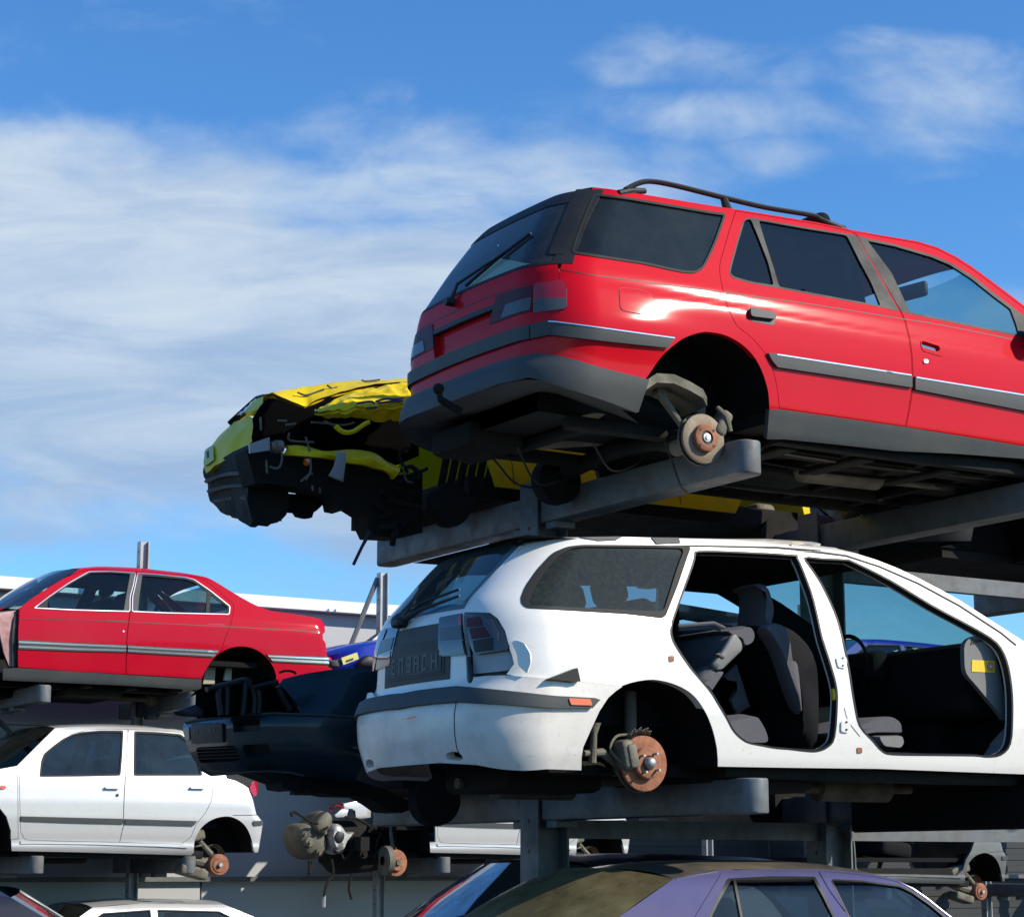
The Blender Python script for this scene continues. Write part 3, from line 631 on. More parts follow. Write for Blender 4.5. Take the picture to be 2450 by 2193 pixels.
b.build('suspension_arm', STEELD, car.root)
b = MB(); sp = [onY(p, Y0+.10) for p in A(1610, 1372, 1690, 1318, 1800, 1325, 1900, 1370, 1985, 1420, 2010, 1470)]
G3 = np.array([sp, [x+np.array((0, .0, -.045)) for x in sp], [x+np.array((.01, .22, -.06)) for x in sp]]); b.grid(G3); b.build('splash_guard', STEELD, car.root)
b = MB(); b.tube([(hx, yc-.55, hz+.03), (hx-.05, yc, hz+.06), (hx, yc+.55, hz+.03)], .045, 12)
b.build('rear_axle', UNDER, car.root)
hub2 = hubp.copy(); hub2[1] = 2*yc-hub2[1]
b = MB(); b.lathe(hub2, [(.0, .05), (.125, .05), (.132, .02), (.132, -.05), (0, -.06)], 32, 'y'); b.build('brake_drum', UNDER, car.root)
ub = underbody(car, 5.2, 8.9, 3.57, 3.80, .08, gaps=[(5.2, 6.30)], tank=False, exhaust=False)
b = MB(); b.tube(spl([(5.5, yc+.2, 3.60), (6.1, yc+.1, 3.66), (6.8, yc, 3.585), (7.4, yc-.1, 3.575), (8.6, yc-.1, 3.6)], 5), .027, 10); b.tube([(7.0, yc-.1, 3.585), (7.04, yc-.1, 3.585), (7.55, yc-.12, 3.585), (7.6, yc-.12, 3.585)], [.03, .075, .075, .03], 14); b.build('exhaust', STEELD, car.root)
e0 = car.cast(np.stack([np.full(9, 2.), np.linspace(Y0+.2, yc, 9), np.full(9, zt0-.008)], -1), np.tile([1., 0, 0], (9, 1))); e1 = car.near(Cf(960, 352, 1170, 418, 1380, 488, 1530, 547))[::-1]
E_ = np.concatenate([e1, e0]); E_ = np.concatenate([E_, (E_*[1, -1, 1]+[0, 2*yc, 0])[::-1]]); N_ = car.nrm(E_); b = MB(); b.grid(np.array([E_+N_*.03, E_-N_*.10+[0, 0, -.004], np.stack([np.maximum(E_[:, 0]+.25, 5.25), yc+(E_[:, 1]-yc)*.6, E_[:, 2]+.02], -1)])); b.build('bumper_underside', GREYP, car.root)
for k_, (ya, za) in enumerate(((.30, 3.575), (.34, 3.57), (.55, 3.565), (1.15, 3.57))):
    tubes('brake_pipe', STEELD if k_ % 2 else UNDER, car.root, [[(5.6, Y0+ya+.15, 3.64), (6.1, Y0+ya+.05, 3.62), (6.45, Y0+ya, za), (7.2, Y0+ya+.03*k_, za-.006), (8.0, Y0+ya, za), (8.7, Y0+ya+.1, za+.02)]], .008)
for x_ in (6.55, 7.05, 7.62, 8.2): b = MB(); b.rbox((x_, Y0+.42, 3.552), (.10, .5, .024), .01, 0, rotZ(.12*(x_-7))); b.build('floor_bracing', UNDER, car.root, auto=50)
b = MB(); b.rbox((6.9, yc+.1, 3.565), (.7, .34, .05), .02); b.build('heat_shield', UNDER, car.root, auto=50)
# inner floor/tub so the cabin reads dark, seats
b = MB(); b.box((7.3, yc, 3.83), (1.9, 1.36, .05)); b.box((5.85, yc, 3.85), (1.2, .7, .05)); b.box((8.25, yc, 4.03), (.28, 1.45, .42), bev=.06); b.box((5.62, yc, 4.02), (.8, .8, .3)); b.build('cabin_floor', INTER, car.root)
for yy in (-.37, .37): seat(car.root, 7.35, yc+yy, 3.84, mat=INTER)
b = MB(); b.rbox((6.42, yc, 4.13), (.16, 1.3, .56), .06, 0, rotY(-.25)); b.rbox((6.62, yc, 3.95), (.5, 1.3, .2), .06); b.build('rear_seat', INTER, car.root, auto=60)
b = MB(); cx_ = 7.98; b.lathe((cx_, yc-.36, 4.23), [(.17, -.012), (.182, 0), (.17, .012), (.158, 0), (.17, -.012)], 28, 'x'); b.tube([(cx_, yc-.36, 4.23), (cx_+.3, yc-.36, 4.12)], .03); b.build('steering_wheel', INTER, car.root)
b = MB(); p = onY(B(1305, 800)[0], yc); b.rbox(p, (.04, .24, .09), .03, 0, rotZ(.15), 4); b.build('rear_view_mirror', DARKP, car.root, auto=60)
b = MB(); pt = onX(A(292, 1418)[0], 4.80); b.rbox(pt, (.055, .055, .055), .027, 0, None, 4); b.tube([pt, pt+np.array((.01, 0, -.05)), pt+np.array((.12, 0, -.10))], [.014, .018, .022], 10); b.build('tow_ball', UNDER, car.root)
# cables hanging beneath the tail
for q in ([(5.35, 8.6, 3.55), (5.6, 8.8, 3.42), (5.9, 9.0, 3.50)], [(5.4, 8.9, 3.54), (5.7, 9.1, 3.46), (6.1, 9.2, 3.54)], [(5.9, 8.1, 3.55), (6.02, 8.15, 3.36), (6.1, 8.2, 3.33)], [(5.6, 8.3, 3.55), (5.75, 8.35, 3.43), (5.95, 8.4, 3.5), (6.0, 8.4, 3.6)]): tubes('loose_cable', BLACK, car.root, [q], .006, 6)
# ================================================================ WHITE ESTATE (lower level, near row), doors removed
car = Car('white_estate_car', 'white estate car with its side doors removed on the lower rack arms', 'car', Y0, 1.47,
    g=[(1.85, .07), (1.93, .045), (1.99, .025), (2.08, .012), (2.2, .0), (2.40, .003), (2.58, .025), (2.64, .045), (2.95, .16), (3.07, .198), (3.09, .25), (3.12, .46)],
    x0=[(1.86, 4.745), (1.95, 4.70), (2.08, 4.66), (2.19, 4.655), (2.24, 4.67), (2.275, 4.69), (2.30, 4.71), (2.5, 4.715), (2.62, 4.735), (2.68, 4.76), (2.86, 4.92), (2.96, 5.01), (3.03, 5.09), (3.06, 5.15)],
    x1=[(1.8, 8.8), (2.3, 8.95), (2.6, 8.9), (3.1, 8.6)], r0=.23, r1=.4, bow0=.20, bow1=.15, bs=.03, base=1.92)
white = car
yc = car.Yc
rp = lambda *c: [tuple(p) for p in proj(car.cast(np.array([(2., c[i], c[i+1]) for i in range(0, len(c), 2)]), np.tile([1., 0, 0], (len(c)//2, 1))))]
rf = H(1112, 148, 1200, 128, 1300, 112, 1500, 100, 1960, 95)[:-1]+I(0, 96, 340, 105, 700, 112, 1000, 122, 1300, 142)+J(0, 160, 150, 170, 300, 186, 450, 222, 600, 271, 750, 330, 900, 400, 1050, 478, 1200, 561, 1450, 721, 1668, 860)
archW = spl(I(610, 1632, 608, 1560, 598, 1480, 570, 1370, 520, 1255, 440, 1150, 330, 1085, 200, 1052, 100, 1056, 0, 1078), 4)[:-1]+spl(H(1792, 1080, 1745, 1098, 1700, 1128, 1650, 1172, 1590, 1260, 1530, 1390, 1485, 1500, 1470, 1640), 4)
doorOr = spl(I(480, 192, 700, 195, 1100, 217, 1140, 236, 1190, 350, 1250, 520, 1310, 780, 1360, 940, 1398, 1080, 1408, 1200, 1390, 1430, 1345, 1500, 1270, 1530, 1180, 1526, 1090, 1515, 1000, 1508, 900, 1490, 800, 1466, 720, 1400, 670, 1310, 610, 1210, 560, 1130, 480, 1034, 420, 962, 340, 845, 303, 770, 298, 690, 340, 560, 440, 282, 455, 215), 3, True)
doorOf = spl(J(78, 256, 200, 262, 370, 270, 430, 286, 700, 421, 1000, 601, 1300, 762, 1470, 872, 1540, 1000, 1576, 1180, 1584, 1400, 1568, 1600, 1500, 1682, 1400, 1697, 1310, 1688, 1000, 1684, 720, 1680, 640, 1656, 570, 1580, 475, 1470, 435, 1300, 395, 1050, 340, 800, 290, 640, 200, 450, 130, 340), 3, True)
qwin = rnd(H(1120, 572, 1085, 545, 1080, 505, 1108, 430, 1190, 312, 1290, 205, 1390, 162, 1500, 148)+I(150, 150, 432, 158, 400, 240, 340, 420, 252, 642, 0, 612), 12)
front = car.wp(8.22, 2.60, 8.6, 2.56, 8.88, 2.42, 8.92, 2.05, 8.75, 2.0, 8.70, 2.12, 8.58, 2.27, 8.40, 2.33, 8.22, 2.27, 8.10, 2.12, 8.06, 1.965)
side = rf+front+I(1680, 1647, 1100, 1640)+archW[:0]+archW[0:1]+archW[1:]+H(1100, 1640)[:0]
# body stops at the bumper line behind the arch
kb = [i for i, p in enumerate(archW) if p[0] < H(1744, 0)[0][0]][0]
side = rf+front+I(1680, 1647, 1100, 1640)+archW[:kb]+H(1745, 1092, 1480, 1062, 1260, 1042, 1040, 1025, 985, 1014, 1036, 945, 1020, 880, 1008, 850, 975, 720, 925, 640, 872, 602, 705, 598, 710, 585, 760, 500, 830, 420, 900, 350, 1000, 255)
car.panel('body', side, WHITE, holes=[doorOr, doorOf, qwin], thick=.05, far=None, step=10)
# far side keeps its doors: a mirrored flank with window openings
fwr = I(500, 230, 1090, 250, 1250, 640, 330, 650)
fwf = J(110, 300, 420, 330, 900, 560, 1400, 870, 400, 860)
car.panel('far_flank', side, WHITE, holes=[qwin, rnd(fwr, 12), rnd(fwf, 12)], thick=.03, step=18, far=True)
car.panel('flank_lining', side, INTER, holes=[offs(qwin, -2), rnd(fwr, 12), rnd(fwf, 12)], off=-.035, thick=0, step=20, far=True)
o = [x for x in car.root.children if x.name.startswith('flank_lining')]
bpy.data.objects.remove(o[0]); o[1].name = 'cabin_lining'
o = [x for x in car.root.children if x.name.startswith('far_flank')]
bpy.data.objects.remove(o[0]); o[1].name = 'offside_flank'
car.panel('roof_channel', strip(I(200, 160, 470, 156, 1000, 168, 1300, 192)+J(10, 205, 200, 218, 380, 242, 620, 320, 900, 442, 1200, 604, 1500, 800, 1610, 890), 4.2), RUBBER, off=.002, thick=.006)
for op in (doorOr, doorOf): car.panel('door_seal', offs(op, 2.0), DARKP, off=.0015, holes=[offs(op, -2.2)], thick=.035)
car.panel('quarter_window', offs(qwin, -1), DUSTY, off=-.006, thick=0, far=True)
car.panel('window_seal', qwin, RUBBER, off=.003, holes=[offs(rnd(H(1150, 555, 1135, 530, 1160, 450, 1240, 320, 1330, 225, 1420, 172, 1500, 162)+I(130, 166, 385, 172, 330, 320, 245, 595, 0, 585), 14), 0)], thick=.012)
# cover over the gap of the rail mount
car.panel('roof_rail_mount', I(160, 102, 345, 104, 355, 138, 195, 145), GREYP, off=.006, thick=.01)
car.panel('roof_rail_mount', H(1470, 101, 1755, 98, 1720, 118, 1600, 124), GREYP, off=.006, thick=.01)
# hinge plates, plugs on the pillar
for poly, m_ in ((I(1395, 905, 1455, 890, 1470, 925, 1462, 978, 1410, 970), TORNSHADE), (I(1430, 1330, 1480, 1310, 1495, 1350, 1480, 1405, 1430, 1400), TORNSHADE)):
    hp = car.panel('hinge_plate', rnd(poly, 5), WHITE, off=.008, thick=.01)
    c = np.mean(poly, 0)
    for dy in (-9, 9): car.panel('bolt', [(c[0]+2.4*math.cos(a), c[1]+dy+2.4*math.sin(a)) for a in np.arange(8)*.785], BLACK, off=.011, thick=.004, parent=hp)
for c in I(295, 912, 1555, 1524): car.panel('rubber_plug', rnd([(c[0]-6, c[1]-7), (c[0]+6, c[1]-7), (c[0]+7, c[1]+6), (c[0]-5, c[1]+7)], 3), RUST, off=.004, thick=.006)
car.panel('pillar_gap', strip(I(1455, 1240, 1470, 1300, 1510, 1370, 1560, 1430), 1.6), BLACK, off=.001, thick=0)
# tailgate in (y,z)
ysh = car.near(H(712, 750))[0][1]
def edge_yz(px): P = car.near(px); return [(p[1], p[2]) for p in P]
ed = edge_yz(H(722, 1000, 715, 880, 704, 605, 715, 585, 765, 498, 905, 348, 1110, 150))
half = [(ed[0][0], 2.262)]+ed
wing = edge_yz(H(700, 560, 740, 500, 850, 390, 950, 290, 1050, 200, 1085, 172))
gl = [(a+.05, b) for a, b in edge_yz(H(690, 560))]+[(p[0]+.075, p[1]) for p in edge_yz(H(740, 505, 880, 370, 1000, 255, 1075, 190))]
zt = ed[-1][1]
def sym(h): return h+[(2*yc-a, b) for a, b in h[::-1]]
ez = sorted([(b_, a_) for a_, b_ in ed if b_ > 2.45]); ey = lambda z: float(np.interp(z, [q[0] for q in ez], [q[1] for q in ez]))
gl = [(ey(z)+.055, z) for z in (2.665, 2.74, 2.82, 2.9)]+[(ey(2.97)+.06, 2.97)]
tg = car.panel('tailgate', sym([(a+.004, b) for a, b in half]), WHITE, lift='X0', step=.03, thick=.03, holes=[sym(gl)], label='white tailgate with a dark lamp panel')
car.panel('rear_window', sym([(a-.035, b+(.02 if i == 4 else -.01)) for i, (a, b) in enumerate(gl)]), REARG, lift='X0', off=.003, step=.04, thick=.004, parent=tg)
car.panel('lamp_panel', sym([(ysh+.10, 2.335), (ysh+.10, 2.60)]), GREYP, lift='X0', off=.004, step=.04, thick=.008, parent=tg)
prec = [(yc-.27, 2.36), (yc-.27, 2.50), (yc-.22, 2.525), (yc+.22, 2.525), (yc+.27, 2.50), (yc+.27, 2.36)]
car.panel('plate_recess', prec, BLACK, lift='X0', off=.007, step=.05, thick=.004, parent=tg)
pl = car.panel('number_plate', [(yc-.25, 2.372), (yc-.25, 2.475), (yc+.25, 2.475), (yc+.25, 2.372)], GREYP, lift='X0', off=.010, step=.06, thick=.006, parent=tg)
for k in range(6):
    y1 = yc-.215+k*.076
    seg = ['lrm', 'ltb', 'lrmt', 'rtmb', 'lrt', 'lmbt'][k]
    for c_ in seg:
        x_, w_, h0, h1 = {'r': (0, .011, 2.388, 2.460), 'l': (.036, .011, 2.388, 2.460), 't': (.018, .030, 2.449, 2.460), 'm': (.018, .030, 2.419, 2.430), 'b': (.018, .030, 2.388, 2.399)}[c_]
        car.panel('plate_letter', [(y1+x_-w_/2, h0), (y1+x_-w_/2, h1), (y1+x_+w_/2, h1), (y1+x_+w_/2, h0)], PLATEL, lift='X0', off=.0125, step=.05, thick=.002, parent=tg)
for sgn in (0, 1):
    il = edge_yz(H(545, 638, 692, 610, 722, 888, 542, 896))
    qs = [il, [(a, b) for a, b in edge_yz(H(552, 710, 690, 690, 700, 780, 552, 790))], edge_yz(H(552, 800, 700, 790, 716, 880, 548, 888))]
    for i, (q, m_) in enumerate(zip(qs, (REDLENS, CLEARLENS, DARKLENS))):
        if sgn: q = [(2*yc-a, b) for a, b in q]
        if i == 0: lp = car.panel('inner_lamp', q, DARKLENS, lift='X0', off=.009, step=.04, thick=.012, parent=tg)
        else: car.panel('lamp_lens', q, m_, lift='X0', off=.012, step=.04, thick=.004, parent=tg)
    q = edge_yz(H(668, 625, 692, 618, 695, 690, 678, 695)); q = [(2*yc-a, b) for a, b in q] if sgn else q
    car.panel('lamp_lens', q, REDLENS, lift='X0', off=.0125, step=.04, thick=.004, parent=tg)
# outer tail lamp, torn corner
tl = rnd(H(708, 606, 868, 608, 918, 642, 968, 722, 1002, 850, 900, 864, 770, 882, 736, 800, 720, 690), 6)
lp = car.panel('tail_lamp', tl, DARKLENS, off=.004, thick=.03, far=True, label='smoked tail lamp cluster at the broken corner')
car.panel('lamp_lens', H(830, 640, 890, 650, 935, 740, 930, 790, 900, 760, 880, 700), CLEARLENS, off=.008, thick=.004, parent=lp)
car.panel('lamp_lens', H(725, 640, 812, 632, 828, 690, 728, 700), GREYLENS, off=.008, thick=.004, parent=lp)
car.panel('lamp_lens', H(765, 790, 895, 770, 905, 850, 780, 868), BLACK, off=.008, thick=.004, parent=lp)
car.panel('lamp_lens', H(742, 708, 840, 698, 880, 760, 760, 780), GREYLENS, off=.008, thick=.004, parent=lp)
car.panel('torn_panel', H(735, 872, 800, 880, 1004, 852, 1024, 900, 1040, 940, 1020, 968, 980, 986, 800, 1004, 742, 1010), TORNSHADE, off=-.02, thick=.02)
car.panel('torn_panel', H(745, 1012, 985, 988, 985, 1016, 750, 1040), BLACK, off=-.03, thick=.02)
b = MB(); p = car.near(H(755, 1060))[0]; b.rbox(p+np.array((0, -.01, 0)), (.05, .05, .06), .02); p2 = car.near(H(730, 900))[0]; b.tube([p2, p2*.5+p*.5+np.array((0, .0, 0)), p], [.008, .012, .014], 8); b.build('lamp_seal', BLACK, car.root)
# peeled plate next to the torn corner
def curl(V):
    V = np.array(V); x0 = V[:, 0].min(); t = (V[:, 0]-x0)/(np.ptp(V[:, 0])+1e-9); V[:, 1] -= .05*t**1.6; return V
car.panel('peeled_paint_flap', rnd(H(1020, 800, 1050, 792, 1085, 815, 1110, 880, 1115, 940, 1100, 1015, 1060, 960, 1050, 880), 4), WHITE, off=.016, thick=.016, extra=curl)
# bracket
b = MB(); pts = [onY(p, Y0-.03) for p in H(1270, 1046, 1462, 972, 1482, 1060, 1440, 1068, 1400, 1060)]; V = [p for p in pts]+[p+np.array((0, .035, 0)) for p in pts]; n_ = len(pts)
b.add(V, [list(range(n_))[::-1], list(range(n_, 2*n_))]+[(i, (i+1) % n_, n_+(i+1) % n_, n_+i) for i in range(n_)]); b.build('bumper_bracket', DARKP, car.root, smooth=False)
# bumper: painted skin, black strip, side reflector
top = H(1745, 1099, 1480, 1069, 1260, 1049, 985, 1026, 860, 1030, 730, 1048)+rp(Y0+.4, 2.262, Y0+.55, 2.262, yc, 2.262, yc, 2.24, yc, 2.19, yc, 2.12, yc, 2.04)
bot = rp(yc, 1.965, Y0+.45, 1.965)+H(610, 1600, 860, 1612, 1100, 1634, 1470, 1648, 1472, 1560, 1482, 1500, 1530, 1392, 1590, 1262, 1650, 1174, 1700, 1130)
bp = car.panel('rear_bumper', top+bot, WHITEB, off=.022, thick=.05, far='join', label='white rear bumper with scuffs and a black strip', holes=[rnd(H(600, 1540, 640, 1522, 690, 1528, 720, 1565, 700, 1585, 610, 1578), 5)])
stp = rnd(H(1576, 1182, 1583, 1192, 1532, 1242, 1300, 1242, 1000, 1228, 700, 1214), 3)
zs = car.near(H(680, 1125, 680, 1213))[:, 2]
stp = H(1545, 1178, 1583, 1190, 1532, 1242, 1300, 1242, 1000, 1228, 700, 1214)+rp(Y0+.45, zs[1], Y0+.6, zs[1], yc, zs[1]-.005, yc, zs[0]-.005, Y0+.6, zs[0], Y0+.45, zs[0])+H(680, 1125, 900, 1140, 1200, 1160)
car.panel('bumper_strip', stp, GREYP, off=.040, thick=.022, far='join', parent=bp)
car.panel('side_reflector', rnd(H(1368, 1180, 1512, 1186, 1524, 1226, 1382, 1222), 4), AMBER, off=.046, thick=.01, parent=bp)
car.panel('bumper_seam', strip(H(672, 1216, 660, 1290, 662, 1400, 676, 1500, 690, 1530), 2.2), BLACK, off=.0228, thick=0, parent=bp)
for q in (H(340, 1310, 400, 1296, 405, 1304, 345, 1318), ): car.panel('scuff_mark', q, AMBER, off=.0232, thick=0, parent=bp)
scr = edge_yz(H(205, 1530, 230, 1520, 262, 1600, 235, 1615))
# chipped lower corner at the far side
pc = rp(2*yc-Y0-.30, 2.02, 2*yc-Y0-.42, 1.97, yc+.25, 1.93, yc+.25, 1.95, 2*yc-Y0-.40, 1.99, 2*yc-Y0-.28, 2.05)
# roof, screens
car.cross('roof', rf[:14], WHITE, crown=.035, pw=3)
car.cross('windscreen', rf[13:]+car.wp(8.22, 2.60), SCREENG, crown=.02, bulge=.18, pw=2.2)
car.cross('bonnet', car.wp(8.22, 2.60, 8.6, 2.56, 8.88, 2.42), WHITE, crown=.04, bulge=.08); car.cross('front_panel', car.wp(8.88, 2.42, 8.92, 2.05, 8.8, 1.95), WHITE, crown=0, bulge=.1)
b = MB(); wb = car.cast(np.array([(2., yc+.15, 2.635), (2., yc-.02, 2.68), (2., yc-.3, 2.72)]), np.tile([1., 0, 0], (3, 1))); wb[:, 0] -= .03; b.tube(wb, [.02, .01, .006], 8); b.rbox(wb[0], (.06, .09, .05), .02)
wc = wb.copy(); wc[1:, 2] += .03; b.tube(wc, [.008, .006, .006], 6); b.build('rear_wiper', BLACK, tg)
arch_liner(car, archW, .40, LINER, car.root)
hubp = onY((1440+1040/9.1, 1720+950/9.1), Y0+.10)
hubp = hubp+np.array((0, .04, 0))
dsc = brake(car.root, hubp, .127, .074, RUST, RUST, th=.022, studlen=.03, studs=4, holes=False, pcd=.053)
hx, hy, hz = hubp
b = MB(); b.lathe((hx, hy+.03, hz), [(.136, 0), (.134, .012), (.05, .03), (.05, .22)], 32, 'y'); b.build('backing_plate', STEELD, car.root)
b = MB(); b.rbox((hx-.105, hy+.01, hz+.035), (.07, .10, .14), .025, 0, rotY(-.2), 4); b.rbox((hx-.09, hy-.035, hz+.03), (.05, .03, .11), .012, 0, rotY(-.2), 3)
b.tube(spl([(hx-.13, hy, hz-.0), (hx-.17, hy+.03, hz+.06), (hx-.13, hy+.04, hz+.12), (hx-.06, hy+.03, hz+.13)], 5), .007, 8); b.build('brake_caliper', STEELD, car.root)
b = MB(); q0 = np.array(onY(H(1500, 1545)[0], Y0+.16)); b.tube([q0, q0+np.array((.12, .03, .01)), hubp+np.array((-.06, .12, -.0))], [.014, .02, .026], 10)
q1 = np.array(onY(H(1570, 1415)[0], Y0+.16)); b.tube([q1+np.array((0, 0, .05)), q1, q1+np.array((-.01, 0, -.13))], [.035, .016, .02], 10)
b.tube([(hx+.02, hy+.14, hz+.1), (hx+.05, hy+.18, hz+.34)], .03, 12); b.build('suspension_arm', STEELD, car.root)
for k in range(7):
    pass
b = MB()
for k in range(14):
    a = 2.05-.06*k; b.tube([(hx+.138*math.cos(a), hy+.02, hz+.138*math.sin(a)), (hx+(.15+.006*(k % 3))*math.cos(a+.05), hy-.0, hz+(.15+.005*(k % 4))*math.sin(a+.05))], .004, 5)
b.build('rust_flakes', STEELD, car.root)
ub = underbody(car, 5.05, 8.4, 1.93, 2.05, .10, gaps=[(5.05, 5.95)])
b = MB(); b.box((7.15, yc, 2.03), (2.2, 1.36, .05)); b.box((5.6, yc, 2.17), (1.1, .7, .05)); b.box((5.5, yc, 2.32), (.9, .75, .34)); b.build('cabin_floor', INTER, car.root)
b = MB(); b.add(*(lambda P: (P, [(0, 1, 2, 3)]))([(5.0, Y0+.2, 2.99), (7.2, Y0+.2, 3.02), (7.2, 2*yc-Y0-.2, 3.02), (5.0, 2*yc-Y0-.2, 2.99)])); b.build('headlining', INTER, car.root, smooth=False)
# seats, traced through the open doorways
R_ = car.root
seat(R_, 7.25, yc+.34, 2.06, h=.50, lean=-.36, w=.46, mat=INTER, head=False)
chunk('seat_back', spl(I(940, 690, 1000, 660, 1150, 700, 1290, 860, 1330, 1100, 1320, 1500, 1200, 1500, 1185, 1250, 1100, 1050, 1020, 830), 3, True), Y0+.30, .34, INTER, R_)  # near-black block painted as the shaded part of the grey seat
chunk('seat_lit_edge', spl(I(940, 695, 1000, 665, 1060, 682, 1095, 745, 1120, 920, 1160, 962, 1186, 1220, 1180, 1268, 1100, 1052, 1022, 835), 3, True), Y0+.27, .10, SEATM, R_)  # grey strip painted as the sunlit edge of the seat back
chunk('head_restraint', spl(I(882, 402, 945, 405, 975, 480, 998, 570, 992, 670, 942, 722, 922, 660, 932, 560, 925, 450, 893, 424), 3, True), Y0+.33, .22, SEATM, R_)
chunk('seat_cushion', spl(J(300, 1520, 480, 1446, 600, 1406, 760, 1398, 826, 1440, 840, 1510, 820, 1532, 590, 1532, 400, 1560), 3, True), Y0+.22, .42, SEATM, R_)
chunk('seat_valance', rnd(J(585, 1535, 815, 1531, 832, 1600, 800, 1648, 640, 1632, 600, 1580), 8), Y0+.20, .40, DASH, R_)
chunk('rear_seat_cushion', spl(I(560, 1330, 700, 1292, 870, 1264, 922, 1292, 980, 1400, 992, 1492, 880, 1500, 760, 1500, 600, 1480), 3, True), Y0+.20, .9, SEATM, R_)
chunk('seat_side_frame', rnd(I(572, 955, 600, 985, 642, 986, 782, 850, 780, 800, 735, 735, 700, 762, 640, 862), 10), Y0+.20, .04, DASH, R_)
chunk('frame_hole', I(595, 880, 620, 868, 660, 905, 640, 915, 625, 900), Y0+.196, .01, BLACK, R_)
chunk('folded_seat_back', spl(I(640, 770, 735, 725, 790, 800, 780, 850, 640, 1000, 600, 960), 3, True), Y0+.24, .5, SEATM, R_)
chunk('seat_head_roll', spl(I(640, 715, 730, 700, 830, 678, 868, 710, 880, 762, 862, 812, 820, 838, 790, 832, 770, 780, 700, 750), 3, True), Y0+.24, .5, SEATM, R_)
chunk('seat_side_bolster', spl(I(485, 1042, 570, 950, 605, 990, 664, 994, 640, 1042, 592, 1112, 570, 1142, 540, 1112, 500, 1082), 3, True), Y0+.22, .12, SEATM, R_)
chunk('seat_belt_panel', I(655, 1028, 740, 945, 832, 1232, 745, 1286, 700, 1192, 740, 1120, 736, 1042), Y0+.55, .03, SEATM, R_)
b = MB(); b.rbox((5.98, yc+.25, 2.56), (.15, .85, .50), .06, 0, rotY(-.28)); b.rbox((5.89, yc+.1, 2.86), (.10, .24, .14), .045, 0, rotY(-.28)); b.rbox((5.89, yc+.48, 2.86), (.10, .24, .14), .045, 0, rotY(-.28)); b.build('rear_seat_back', INTER, R_, auto=60)
b = MB(); b.tube([onY(p, Y0+.2) for p in I(340, 690, 580, 672, 650, 705)], .01, 6); b.tube([onY(p, Y0+.22) for p in I(345, 715, 560, 700, 640, 725)], .006, 6); b.build('luggage_cover_rail', SEATM, car.root)
# dashboard with end panel and sticker
b = MB(); b.rbox((7.93, yc+.04, 2.46), (.46, 1.14, .40), .10); b.rbox((7.70, yc+.30, 2.57), (.16, .42, .18), .06); b.rbox((7.9, yc, 2.25), (.2, .3, .35), .05); b.build('dashboard', INTER, car.root, auto=60)
b = MB(); b.lathe((7.62, yc+.30, 2.585), [(.165, -.012), (.178, 0), (.165, .012), (.153, 0), (.165, -.012)], 32, 'x'); b.tube([(7.62, yc+.30, 2.585), (7.85, yc+.30, 2.52)], .035); b.box((7.62, yc+.30, 2.585), (.02, .30, .04)); b.build('steering_wheel', INTER, car.root)
ye = Y0+.10
ep = spl([tuple(p[[0, 2]]) for p in [onY(q, ye) for q in J(1240, 880, 1290, 830, 1385, 815, 1430, 870, 1465, 975, 1500, 1120, 1530, 1300, 1535, 1430, 1480, 1370, 1330, 1190, 1250, 1090, 1236, 980)]], 3, True)
b = MB(); b.prism(ep, 'y', ye, ye+.03); de = b.build('dash_end_panel', DASH, car.root, auto=40)
b = MB()
for k in range(6):
    q = [tuple(onY(p, ye)[[0, 2]]) for p in J(1278+19*k, 886-6*k, 1290+19*k, 884-6*k, 1302+18*k, 842+1.5*k-3*abs(k-3), 1290+18*k, 845+1.5*k-3*abs(k-3))]; b.prism(q, 'y', ye-.003, ye+.002)
b.build('air_vent', BLACK, de, smooth=False)
q = [tuple(onY(p, ye)[[0, 2]]) for p in J(1288, 995, 1455, 1003, 1455, 1088, 1286, 1080)]; b = MB(); b.prism(q, 'y', ye-.003, ye+.002); stk = b.build('warning_sticker', YSTICK, de, smooth=False)
c = onY(J(1420, 1042)[0], ye); b = MB(); b.lathe((c[0], ye-.006, c[2]), [(.021, 0), (.021, -.001), (0, -.001)], 28, 'y'); b.lathe((c[0], ye-.0062, c[2]), [(.0160, -.0012), (.0135, -.0012)], 24, 'y', m=1)
b.box((c[0]-.001, ye-.0076, c[2]), (.018, .0006, .005), 1, rotY(.6)); b.box((c[0]+.001, ye-.0077, c[2]-.0005), (.005, .0006, .014), 1, rotY(.5)); b.build('sticker_symbol', [RSTICK, WSTICK], de, smooth=False)
b = MB(); b.tube(spl([onY(p, Y0+.45) for p in J(1095, 1175, 1150, 1240, 1220, 1310, 1300, 1365)], 4), [.02]*6+[.012]*7, 8, flat=.5); b.build('loose_trim', DASH, car.root)
b = MB(); b.tube(spl([onY(p, Y0+.03) for p in I(1425, 1020, 1428, 1060, 1400, 1110, 1395, 1140)], 4), .011, 8); b.build('door_cable', BLACK, car.root)
b = MB(); p = onY(I(1390, 1150)[0], Y0+.02); b.rbox(p, (.03, .03, .06), .01); b.build('cable_plug', YSTICK, car.root)
b = MB(); b.rbox((8.02, yc, 2.14), (.05, 1.5, .9), .02); b.build('bulkhead', INTER, car.root)
b = MB(); P = [onY(p, Y0+.10) for p in J(1592, 930, 1640, 960, 1660, 1300, 1650, 1600, 1590, 1690)]; Q = [p+np.array((.02, .25, 0)) for p in P]; b.grid(np.array([P, Q])); b.build('hinge_pillar', TORNSHADE, car.root)  # grey instead of white: shade painted onto the hinge face
